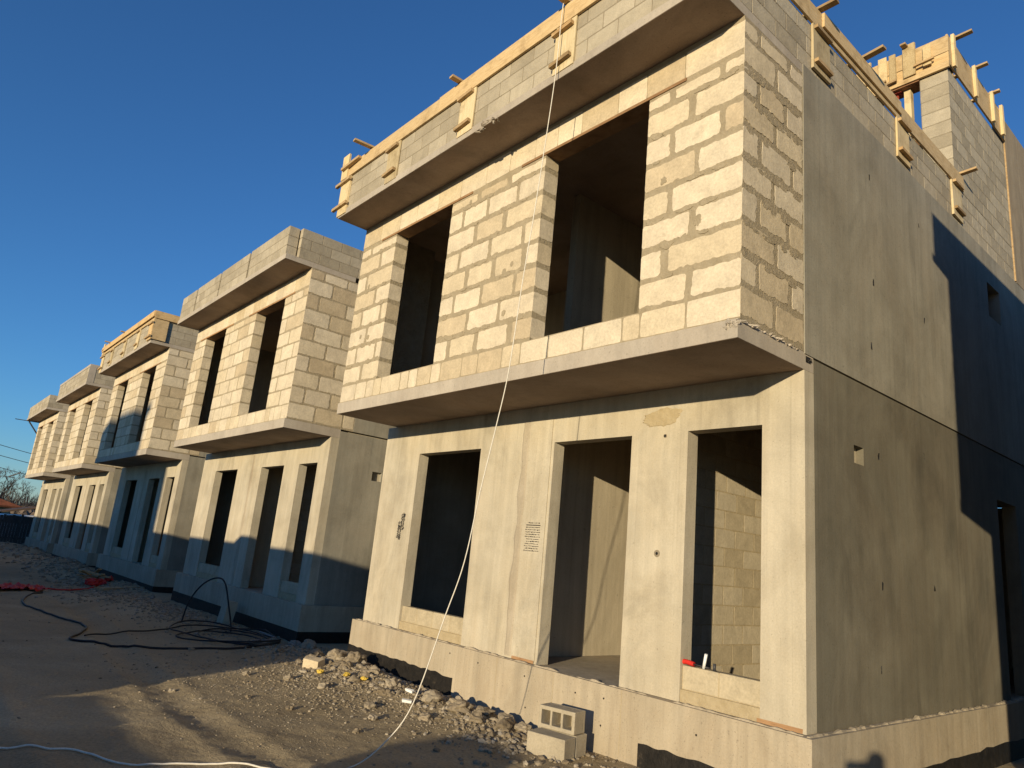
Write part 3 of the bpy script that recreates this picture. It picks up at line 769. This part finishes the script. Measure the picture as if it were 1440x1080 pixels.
big = [(-6.45, -.45, .13), (-6.2, -.62, .11), (-5.95, -.5, .12), (-6.05, -.38, .10), (-5.72, -.72, .09), (-4.15, -.45, .10), (-3.95, -.62, .11), (-3.75, -.42, .09), (-3.52, -.55, .12), (-3.3, -.4, .10),
       (-3.15, -.62, .08), (-3.02, -.35, .11), (-2.86, -.5, .09), (-2.78, -.3, .08), (-4.5, -.9, .07), (-4.75, -.65, .08), (-5.1, -.95, .07), (-5.35, -.55, .08), (-6.7, -.75, .08), (-7.05, -.5, .10), (-7.5, -.85, .07), (-5.6, -1.55, .06),
       (-6.0, -1.9, .05), (-4.9, -2.3, .035), (-4.3, -2.1, .04), (-3.7, -1.5, .05), (-8.1, -.35, .1), (-8.5, -.5, .09), (-7.8, -.25, .12), (-5.0, -1.4, .05), (-5.45, -2.9, .035), (-3.3, -1.9, .035), (-4.1, -1.3, .06), (-3.5, -1.0, .07)]
for i, (x, y, s_) in enumerate(big):
    q = MB(); q.stone((0, 0, s_*.25), s_*rnd.uniform(.85, 1.25), s_*rnd.uniform(.7, 1.0), s_*rnd.uniform(.55, .8), tone=rnd.random(), sub=True)
    tag(q.build('rubble_stone', M['stone'], None, (x, y, gh(x, y))), 'larger pale lump of broken stone lying in the rubble by the nearest plinth', 'stone', 'larger stones in the rubble')
def bits(name, m, pos_, label, cat, sz):
    q = MB(); q.stone((0, 0, sz*.4), sz, sz*.7, sz*.5, sub=True)
    tag(q.build(name, m, None, (pos_[0], pos_[1], gh(*pos_)+.02)), label, cat, 'yellow foam scraps in the rubble' if m is M['yellow'] else None)
for p_ in ((-5.3, -.95), (-5.6, -1.15), (-5.05, -.85)): bits('foam_scrap', M['yellow'], p_, 'small yellow foam scrap among the grey rubble left of the white rope', 'scrap', .045)
q = MB(); q.box(-.11, .11, -.08, .08, 0, .12, tone=.2, jit=.008)
tag(q.build('broken_block', M['lime'], None, (-6.12, -.98, gh(-6.12, -.98)-.01)), 'broken tan block lying on the rubble heap by the plinth corner', 'block').rotation_euler = (.1, .06, .5)
for p_, rz, lab in (((-4.25, -.72), .3, 'white foam scrap lying in the rubble right of the white rope'), ((-3.95, -.95), 1.0, 'white foam scrap in the rubble nearer the road')):
    q = MB(); q.box(-.05, .05, -.02, .02, 0, .025, jit=.004)
    tag(q.build('foam_scrap', M['white'], None, (p_[0], p_[1], gh(*p_)+.05)), lab, 'scrap').rotation_euler = (.15, .1, rz)

# concrete blocks by the plinth
def hollow_block():
    q = MB(); q.wall([-.195, .195], [0, .19], [(-.165, -.07, .035, .155), (-.048, .048, .035, .155), (.07, .165, .035, .155)], -.095, .06, 'x')
    q.box(-.1949, .1949, .0602, .095, .0001, .1899); return q
def solid_block(t):
    q = MB(); n0 = 0; q.box(-.195, .195, -.095, .095, 0, .188, tone=t, jit=.004); return q
yaw = .25
for nm, q, loc, rz, lab in (('concrete_block', solid_block(.35), (-2.05, -.64, -.600), yaw, 'solid grey concrete block lying in front, lowest of the small stack by the plinth'),
                        ('concrete_block', solid_block(.7), (-2.10, -.435, -.597), yaw-.02, 'concrete block standing behind the front one, under the hollow block'),
                        ('hollow_block', hollow_block(), (-2.11, -.46, -.405), yaw-.03, 'pale hollow concrete block with three square holes on top of the small stack')):
    o = tag(q.build(nm, M['cinder'], None, loc), lab, 'block'); o.rotation_euler = (0, 0, rz)
    bv = o.modifiers.new('edge', 'BEVEL'); bv.width = .006; bv.segments = 2

# objects on the window sill
q = MB(); q.tube(smooth_path([(-1.19, .05, .33), (-1.12, .05, .335), (-1.05, .055, .325)]), .022, 8, 0); q.tube([(-1.05, .055, .325), (-.9, .07, .318)], .007, 6, 1)
one('hand_tool', q, [M['red'], M['steel']], 'hand tool with a red handle lying on the right ground floor sill', 'tool')
q = MB(); q.tube([(-.955, .06, .306), (-.925, .05, .43)], .014, 8)
one('plastic_tube', q, M['white'], 'short white tube standing up on the right ground floor sill', 'tube')
q = MB(); q.tube([(-.84, .05, .306), (-.84, .05, .365)], .013, 8)
one('small_bottle', q, M['steel'], 'tiny dark bottle standing right of the white tube on the sill', 'bottle')

# rope and cables
rp = [(-1.75, -1.30, 6.645), (-1.75, -1.50, 6.66), (-1.752, -1.545, 6.60), (-1.76, -1.555, 5.82), (-1.78, -1.58, 5.13), (-1.81, -1.62, 4.25), (-1.84, -1.66, 3.52), (-1.86, -1.7, 2.7), (-1.9, -1.75, 2.17), (-1.95, -1.81, 1.61), (-1.99, -1.87, 1.01), (-2.06, -1.96, .55), (-2.16, -2.1, -.11), (-2.27, -2.25, -.41), (-2.39, -2.42, -.585), (-2.36, -2.72, -.59), (-2.0, -3.3, -.59)]
q = MB(); q.tube(smooth_path(rp, 6), .0048, 6); one('rope', q, M['rope'], 'thin white rope hanging from the roof edge down to the ground', 'rope')
wc = [(-4.3, -5.0), (-3.78, -4.56), (-3.68, -4.4), (-3.56, -4.28), (-3.5, -4.16), (-3.32, -4.05), (-3.07, -3.91), (-2.97, -3.7), (-2.88, -3.43), (-2.76, -3.21), (-2.56, -2.99), (-2.1, -2.9)]
q = MB(); q.tube([(p.x, p.y, gh(p.x, p.y)+.012) for p in smooth_path([(x, y, 0) for x, y in wc], 6)], .0075, 6)
one('white_cable', q, M['rope'], 'white cable snaking over the dark road in the foreground', 'cable')
def on_ground(pts, up=.014, n=6): return [(p.x, p.y, gh(p.x, p.y)+up+p.z) for p in smooth_path([(p_[0], p_[1], p_[2] if len(p_) > 2 else 0) for p_ in pts], n)]
ha = [(-16.4, -2.6), (-15.62, -2.92), (-14.39, -3.2), (-13.38, -3.27), (-12.36, -3.12), (-11.3, -2.94), (-10.34, -2.84), (-9.71, -2.99), (-9.03, -3.27), (-8.72, -3.08), (-8.41, -2.72), (-8.19, -2.34), (-8.07, -1.77), (-7.98, -1.15), (-8.3, -.7)]
q = MB(); q.tube(on_ground(ha, .016), .016, 7); one('black_hose', q, M['hose'], 'thick black hose running along the shaded road to the coil', 'hose')
hb = [(-9.18, -3.06), (-9.41, -2.81), (-9.56, -2.32), (-9.78, -1.86), (-9.99, -1.53), (-10.02, -1.16), (-9.77, -.87), (-9.67, -.3), (-9.14, -.3), (-8.4, -.46), (-7.95, -.9), (-8.2, -1.3), (-8.8, -1.5), (-9.4, -1.4), (-9.7, -1.0), (-9.3, -.6), (-8.7, -.55), (-8.3, -.8), (-8.35, -1.2), (-8.9, -1.5), (-9.9, -1.7), (-10.4, -1.3), (-10.1, -.8), (-9.2, -.45), (-8.3, -.5), (-8.05, -1.1), (-8.9, -1.8), (-9.3, -1.7), (-9.6, -1.2), (-9.2, -.75), (-8.6, -.7), (-8.15, -.95)]
q = MB(); q.tube(on_ground([(x, y, .006*i % .05) for i, (x, y) in enumerate(hb)], .03), .012, 7)
one('pipe_coil', q, M['hose'], 'loose coil of thin black pipe in front of the second house', 'pipe')
q = MB(); q.tube(on_ground([(-9.5, -.35), (-8.9, -.35), (-8.35, -.5), (-8.05, -.85), (-8.15, -1.05), (-8.4, -.85), (-8.45, -.6), (-8.9, -.5)], .06), .013, 7)
one('grey_pipe', q, M['hose2'], 'thin grey pipe bent round the right end of the black coil', 'pipe')
ar = [(-10.58, -1.33, -.58), (-10.55, -1.28, -.2), (-10.45, -1.15, .10), (-10.25, -1.0, .25), (-10.05, -.9, .20), (-9.9, -.82, -.15), (-9.79, -.74, -.56), (-9.6, -.9, -.565)]
q = MB(); q.tube(smooth_path(ar, 8), .014, 7); one('pipe_arch', q, M['hose'], 'black pipe end springing up from the coil in an arch', 'pipe')
q = MB(); q.tube(on_ground([(-15.6, -4.6), (-16.78, -3.37), (-17.15, -2.65), (-16.96, -1.96), (-17.56, -1.48), (-18.4, -1.1)], .03), .018, 7)
n = len(q.v); NU, NV = 44, 12
for i in range(NU+1):
    for j in range(NV+1):
        u = i/NU; v = j/NV-.5; x = -16.55-.65*u+v*.75; y = -3.75+1.25*u+v*.12
        q.v.append((x, y, gh(x, y)+.05+.10*abs(noise.noise(Vector((u*7, v*4, 3))))+.06*noise.noise(Vector((u*22, v*11, 6)))))
for i in range(NU):
    for j in range(NV): a = n+i*(NV+1)+j; q.face((a, a+1, a+NV+2, a+NV+1), 0, .5, True)
for k in range(7): q.stone((-18.3+rnd.uniform(-.3, .3), -1.15+rnd.uniform(-.15, .15), gh(-18, -1)+.07), .13, .10, .08, sub=True)
one('red_tape', q, M['red'], 'crumpled red plastic tape lying across the dark road', 'tape')
q = MB(); q.stick((-17.3, -1.3, -.60), (-18.0, -.2, -.58), .28, .05, 0, .3); one('plank', q, M['batten'], 'pale plank lying on the ground at the end of the red tape', 'plank')
q = MB(); q.stick((-11.05, -.42, -.63), (-11.05, -.36, -.20), .30, .18, 0, .6); one('concrete_offcut', q, M['cinder'], 'short concrete offcut standing upright against the plinth of the second house', 'concrete')
q = MB(); 
for k in range(9): q.stick((-19.4+rnd.uniform(-.7, .7), -1.0+rnd.uniform(-.4, .4), -.55+.02*k), (-19.6+rnd.uniform(-.9, .9), -1.4+rnd.uniform(-.5, .5), -.50+.03*k), .1, .03, 0, rnd.random())
one('timber_scraps', q, M['batten'], 'heap of timber offcuts in front of the third house', 'timber')
q = MB(); q.stone((0, 0, .06), .14, .10, .08, sub=True); one('red_sack', q, M['red'], 'small red sack beside the timber offcuts at the third house', 'sack', None, (-19.2, -.7, -.55))

# ------------------------------------------------------------------ far left background
# bare wood on the horizon
q = MB(); r2 = random.Random(5)
for k in range(2600):
    a = r2.uniform(0, 1); L = r2.uniform(150, 230); s_ = .03+.16*a
    x, y = 2.8-L, -5.5+L*s_; h = r2.uniform(2.2, 5.2)*(1+.3*noise.noise(Vector((a*14, 0, 0)))); lean = r2.uniform(-.6, .6)
    z = -.807
    q.tube([(x, y, z), (x+lean*.3, y+lean*.4, z+h*.5), (x+lean, y+lean, z+h)], [.09, .06, .02], 3, 0, False, False)
one('bare_wood', q, M['twig'], 'distant band of bare brown trees along the horizon at left', 'wood')['kind'] = 'stuff'
q = MB()
for k in range(900):
    a = r2.random(); L = r2.uniform(95, 140); s_ = .02+.15*a; x, y = 2.8-L, -5.5+L*s_
    h = r2.uniform(.7, 1.9); q.stone((x, y, -.8+h*.3), r2.uniform(.6, 1.5), r2.uniform(.6, 1.5), h)
one('brush', q, M['twig'], 'low reddish brown brush in front of the bare wood', 'brush')['kind'] = 'stuff'
def bare_tree(loc, h, seed, label):
    r3 = random.Random(seed); root = empty('bare_tree', loc); tag(root, label, 'tree', 'bare trees beyond the fence')
    tr = MB(); cr = MB()
    tr.tube([(0, 0, 0), (.05*h*.3, 0, h*.25), (.02, .1, h*.5)], [h*.03, h*.024, h*.018], 7)
    def grow(p, d, l, r, n):
        e = p+d*l; cr.tube([p, p+d*l*.5+Vector((r3.uniform(-.05, .05), r3.uniform(-.05, .05), .02))*l, e], [r, r*.8, r*.6], 4, 0, False, False)
        if n:
            for k in range(3 if n > 1 else 4):
                nd = (d+Vector((r3.uniform(-.8, .8), r3.uniform(-.8, .8), r3.uniform(-.15, .6)))).normalized(); grow(e, nd, l*r3.uniform(.55, .8), r*.6, n-1)
    for k in range(6):
        z = h*(.22+.05*k); grow(Vector((.02, .03, z)), Vector((r3.uniform(-.8, .8), r3.uniform(-.8, .8), .7)).normalized(), h*.22, h*.011, 4)
    tr.build('trunk', M['bark'], root); cr.build('crown', M['bark'], root)
def far(px_dir, L, z): return (2.82+px_dir[0]*L, -5.54+px_dir[1]*L, z)
bare_tree(far((-.9962, .086), 82, -.8), 5.6, 1, 'bare tree behind the orange roof, at the left picture edge')
bare_tree(far((-.9945, .105), 84, -.8), 4.7, 2, 'smaller bare tree right of the orange roof')
bare_tree(far((-.9975, .07), 80, -.8), 6.2, 8, 'tallest bare tree, left of the orange roof')
# low house with orange roof
hr = empty('low_house', far((-.9978, .054), 70, -.8)); tag(hr, 'low ochre house with an orange tiled roof behind the fence', 'house'); hr.rotation_euler = (0, 0, math.radians(20))
q = MB(); q.box(-5, 5, -3.6, 1.2, 0, 2.05); q.build('wall', M['plaster'], hr)
q = MB(); n = len(q.v); q.v += [(-5.4, -4.1, 2.0), (5.4, -4.1, 2.0), (5.4, 1.9, 2.0), (-5.4, 1.9, 2.0), (-3, -1.3, 3.35), (3, -1.3, 3.35), (-5.4, -4.1, 2.12), (5.4, -4.1, 2.12), (5.4, 1.9, 2.12), (-5.4, 1.9, 2.12)]
for f_ in ((0, 3, 2, 1), (6, 7, 5, 4), (7, 8, 5), (8, 9, 4, 5), (9, 6, 4), (0, 1, 7, 6), (1, 2, 8, 7), (2, 3, 9, 8), (3, 0, 6, 9)): q.face(tuple(n+i for i in f_))
q.build('roof', M['roof_red'], hr)
q = MB(); q.box(4.99, 5.03, -2.4, -1.4, .9, 1.7); q.build('window', M['glass'], hr)
sh_ = empty('shed', far((-.9925, .122), 60, -.8)); tag(sh_, 'dark brown shed with a low pitched roof right of the orange roof', 'shed')
q = MB(); q.box(-2, 2, -2.2, 2.2, 0, 1.6); q.build('wall', M['fence'], sh_)
q = MB(); q.obox((0, -1.2, 1.86), (2.2, 0, 0), (0, 1.25, .3), (0, -.012, .05)); q.obox((0, 1.2, 1.86), (2.2, 0, 0), (0, 1.25, -.3), (0, .012, .05)); q.build('roof', M['roof_brown'], sh_)
# car behind the fence
car = empty('parked_car', far((-.9936, .1125), 50, -.8), math.radians(96)); car.scale = (1.12, 1.12, 1.085); tag(car, 'light silver car parked behind the dark fence, only its roof showing', 'car')
prof = [(-2.1, .35), (-2.15, .75), (-1.9, .95), (-1.25, 1.02), (-.75, 1.48), (.7, 1.52), (1.45, 1.05), (2.05, .98), (2.15, .7), (2.1, .35)]
q = MB(); n = len(q.v)
for w in (-.85, .85):
    for x, z in prof: q.v.append((x, w*(.86 if z > 1.2 else 1), z))
K = len(prof)
for i in range(K): q.face((n+i, n+(i+1) % K, n+K+(i+1) % K, n+K+i), 0, .5, False)
q.face(tuple(n+i for i in range(K))); q.face(tuple(n+K+i for i in reversed(range(K)))); q.build('body', M['paint'], car)
for s_ in (-1, 1):
    q = MB(); c = [(-1.05, 1.06), (-.7, 1.42), (.62, 1.45), (1.2, 1.08)]; q.face(tuple(range(4))); q.v += [(x, s_*(.86 if z < 1.2 else .75), z) for x, z in c]; q.build('window', M['glass'], car)
    for x in (-1.3, 1.35):
        q = MB(); q.tube([(x, s_*.70, .32), (x, s_*.88, .32)], .32, 16); w = q.build('wheel', M['tyre'], car)
        q = MB(); q.tube([(x, s_*.881, .32), (x, s_*.885, .32)], .19, 12); q.build('rim', M['paint'], w)
# fence across the end of the road
fn = empty('plank_fence', (-43.5, -4.5, -.8)); tag(fn, 'dark plank fence across the end of the road at left', 'fence')
q = MB(); y = -8.0
while y < 9:
    w = rnd.uniform(.10, .14); q.box(-.012, .012, y, y+w, .02, 1.58+rnd.uniform(-.06, .06), tone=rnd.random()); y += w+.008
q.build('planks', M['fence'], fn)
for y in (-8, -5.5, -3, -.5, 2, 4.3, 6.6, 8.9):
    q = MB(); q.box(-.06-.05, -.013, y-.05, y+.05, 0, 1.7); q.build('post', M['fence'], fn)
q = MB(); q.stick((-40, -2.3, -.8), (-39.8, -1.9, .3), .05, .05, 0, .9); one('leaning_stick', q, M['vboard'], 'thin pale stick leaning near the dark fence', 'stick')
# power line
def pole(loc, lab):
    r_ = empty('utility_pole', loc); tag(r_, lab, 'pole')
    q = MB(); q.tube([(0, 0, 0), (0, 0, 6.4)], [.13, .09], 10); q.build('mast', M['fence'], r_)
    q = MB(); q.stick((0, -.8, 5.9), (0, .8, 5.9), .09, .09); q.build('crossarm', M['fence'], r_)
pole((-66, 9.5, -.8), 'wooden utility pole hidden behind the farthest house'); pole((-62, -8.5, -.8), 'wooden utility pole left of the picture carrying the wires')
for k, (s0, s1) in enumerate((((.0680), (.0595)), ((.0565), (.0495)), ((.0435), (.0360)))):
    A = Vector(far((-.9968, .060), 64, 1.08+s0*64+.35)); B = Vector(far((-.977, .215), 66, 1.08+s1*66-.4)); pts = []
    for i in range(17):
        t = i/16; p = A.lerp(B, t); p.z -= .35*4*t*(1-t)*.5; pts.append(p)
    q = MB(); q.tube(pts, .022, 5); one('power_line', q, M['steel'], ('uppermost', 'middle', 'lowest')[k]+' of the three dark wires crossing the sky at left', 'wire', 'wires of the power line')

# ------------------------------------------------------------------ blockers added across the street to cast the shade (out of frame)
def cabin(loc, lab):  # unseen cabin shape, placed to shade the lower part of the row
    r_ = empty('shade_cabin', loc); tag(r_, lab, 'cabin', 'unseen cabins added for their shade')
    q = MB(); q.box(-5.99, 0, -2.4, 0, .12, 3.1); q.build('body', M['cabin'], r_)
    q = MB(); q.box(-6.0, .004, -2.42, .02, 3.1, 3.17); q.build('roof', M['steel'], r_)
    q = MB(); q.box(-4.6, -3.4, .004, .03, 1.1, 2.1); w = q.build('window', M['glass'], r_)
    q = MB(); q.box(-1.6, -.7, .004, .04, .15, 2.15); q.build('door', M['white'], r_)
    for x in (-5.8, -.2):
        q = MB(); q.box(x-.15, x+.15, -2.3, -.1, -.05, .12); q.build('skid', M['batten'], r_)
for k in range(9):
    cabin((-2.70-6.0*k, -10.0, -.6), 'unseen cabin added for its shade, number %s in the line across the street' % ('one two three four five six seven eight nine'.split()[k]))
q = MB(); q.box(-.55, .55, -.4, .4, 0, .13); q.box(-.5, .5, -.35, .35, .13, .17); one('shade_vent', q, M['cabin'], 'unseen vent box added on a cabin roof to step the shade', 'vent', None, (-7.05, -10.4, 2.57))  # unseen box, put there for the step in the shadow edge
def pallet(loc, nx_, nz_, lab):  # unseen stack of blocks, sized for the shadow it throws on the ground
    r_ = empty('shade_pallet', loc); tag(r_, lab, 'pallet', 'unseen pallets of blocks added for their shade')
    q = MB(); q.box(0, nx_, -1, 0, 0, .12, tone=.5); q.build('pallet', M['batten'], r_)
    q = MB()
    for k in range(nz_):
        for i in range(int(nx_/.4)): q.box(i*.4+.004, i*.4+.395, -.98, -.02, .122+k*.2, .318+k*.2, tone=rnd.random(), jit=.003)
    q.build('blocks', M['cinder'], r_)
for k in range(4): pallet((-3.50+1.25*k, -7.76, -.6), 1.21, 3, 'low unseen pallet of blocks added for its shade, number %s from the cabins' % ('one two three four'.split()[k]))
pallet((1.05, -9.6, -.6), .8, 7, 'tall unseen pallet of blocks added for its shade, behind the low ones')  # narrow stack added out of view to shade a strip of ground
tb = empty('shade_tower', (-4.6, -36, -.6)); tag(tb, 'tall unseen tower added to shade the third house', 'tower')  # unseen blocker, sized for the tall shadow on the third house
q = MB(); q.box(-2.2, 2.2, -4, 0, 0, 10.6); q.build('wall', M['side'], tb); q = MB(); q.box(-2.4, 2.4, -4.2, .2, 10.6, 10.85); q.build('roof', M['slab'], tb)

# ------------------------------------------------------------------ the photographer, behind the lens: only the shade on the plinth is seen
def skin(name, chains, material, parent=None, sub=2):
    vs = []; es = []; rs = []
    for ch in chains:
        prev = None
        for (p, r) in ch:
            k = next((i for i, q_ in enumerate(vs) if (Vector(q_)-Vector(p)).length < 1e-4), None)
            if k is None: k = len(vs); vs.append(p); rs.append(r)
            if prev is not None and prev != k: es.append((prev, k))
            prev = k
    me = bpy.data.meshes.new(name); me.from_pydata(vs, es, []); me.materials.append(material)
    o = bpy.data.objects.new(name, me); COL.objects.link(o); o.parent = parent
    md = o.modifiers.new('skin', 'SKIN'); md.use_smooth_shade = True
    for i, sv in enumerate(me.skin_vertices[0].data): sv.radius = (rs[i], rs[i]); sv.use_root = i == 0
    o.modifiers.new('sub', 'SUBSURF').levels = sub; o.modifiers['sub'].render_levels = sub
    return o
M['jacket'] = flat('dark_jacket', (.03, .035, .045), .8, .3); M['trousers'] = flat('grey_trousers', (.07, .07, .075), .85, .3); M['skin'] = flat('skin', (.48, .29, .20), .55, .1)
pr = empty('person', (3.14, -5.80, -.6), math.atan2(.64, -.77)-PI/2); pr.scale = (.865, .865, .865); tag(pr, 'photographer in a dark jacket holding a phone up with both hands, behind the lens', 'person')
# local frame: +y is where the person looks; the lens sits about .41 m in front, 1.68 m up
hip = (0, 0, .95)
body = [[(hip, .15), ((0, .01, 1.15), .145), ((0, .0, 1.36), .155), ((0, 0, 1.46), .10), ((0, .02, 1.53), .055)]]
for s_ in (-1, 1):
    body.append([((0, .0, 1.36), .155), ((s_*.19, 0, 1.40), .07), ((s_*.27, .12, 1.24), .052), ((s_*.17, .30, 1.46), .042), ((s_*.095, .355, 1.585), .030)])
    body.append([(hip, .15), ((s_*.10, .0, .88), .10), ((s_*.11, .03, .50), .068), ((s_*.115, 0, .12), .045), ((s_*.12, .02, .05), .045), ((s_*.125, .17, .035), .036)])
skin('body', body, M['jacket'], pr)
hd = skin('head', [[((0, .02, 1.53), .05), ((0, .03, 1.60), .075), ((0, .035, 1.69), .098), ((0, .02, 1.77), .078)], [((0, .035, 1.69), .098), ((0, .135, 1.675), .016)], [((0, .035, 1.69), .098), ((.098, .02, 1.685), .014)], [((0, .035, 1.69), .098), ((-.098, .02, 1.685), .014)]], M['skin'], pr)
skin('hair', [[((0, -.02, 1.70), .098), ((0, .0, 1.775), .088), ((0, .06, 1.795), .055)]], M['hose'], pr)
for s_ in (-1, 1):
    ch = [[((s_*.095, .355, 1.585), .026), ((s_*.088, .372, 1.63), .024), ((s_*.084, .378, 1.655), .016)]]
    for f_ in range(4):
        z = 1.615+.018*f_; ch.append([((s_*.088, .372, 1.63), .024), ((s_*.085, .394, z), .010), ((s_*.072, .4, z+.002), .009), ((s_*(.058-.004*(f_ == 3)), .394, z+.003), .008)])
    ch.append([((s_*.095, .355, 1.585), .026), ((s_*.078, .35, 1.625), .011), ((s_*.064, .358, 1.655), .009)])
    skin('hand', ch, M['skin'], pr, 1)
ph = MB(); ph.box(-.080, .080, .368, .376, 1.60, 1.678); o = one('phone', ph, M['steel'], 'dark phone held level by the photographer', 'phone'); o.location = pr.location; o.rotation_euler = pr.rotation_euler; o.scale = pr.scale

# ------------------------------------------------------------------ camera, light, sky
cam = bpy.data.cameras.new('camera'); co = bpy.data.objects.new('camera', cam); COL.objects.link(co); sc.camera = co
yaw_, pit, rol, f = -.87739191, .2409423, .09616485, .98948968
fw = Vector((math.sin(yaw_)*math.cos(pit), math.cos(yaw_)*math.cos(pit), math.sin(pit)))
r0 = fw.cross(Vector((0, 0, 1))).normalized(); u0 = r0.cross(fw)
rr = r0*math.cos(rol)+u0*math.sin(rol); uu = -r0*math.sin(rol)+u0*math.cos(rol)
from mathutils import Matrix
co.matrix_world = Matrix(((rr.x, uu.x, -fw.x, 2.82115411), (rr.y, uu.y, -fw.y, -5.53954952), (rr.z, uu.z, -fw.z, 1.08285853), (0, 0, 0, 1)))
cam.sensor_fit = 'HORIZONTAL'; cam.sensor_width = 36; cam.lens = f*1000/1440*36; cam.clip_end = 2000; cam.clip_start = .05
sd = Vector((-.45, 1, -.172)).normalized()
L = bpy.data.lights.new('sun', 'SUN'); L.energy = 5.0; L.angle = math.radians(.5); L.color = (1, .835, .555)
lo = bpy.data.objects.new('sun', L); COL.objects.link(lo); lo.rotation_euler = sd.to_track_quat('-Z', 'Y').to_euler(); lo.location = (10, -30, 20)
W = bpy.data.worlds.new('World'); sc.world = W; W.use_nodes = True; nt = W.node_tree
sk = nt.nodes.new('ShaderNodeTexSky'); sk.sky_type = 'NISHITA'; sk.sun_disc = False
sk.sun_elevation = math.asin(-sd.z); sk.sun_rotation = math.atan2(-sd.x, -sd.y)
sk.air_density = 1.0; sk.dust_density = 0; sk.ozone_density = 6.0
bg = nt.nodes['Background']; bg.inputs['Strength'].default_value = .15; nt.links.new(sk.outputs[0], bg.inputs[0])
sc.view_settings.view_transform = 'Standard'; sc.view_settings.look = 'None'; sc.view_settings.exposure = .2; sc.view_settings.gamma = 1
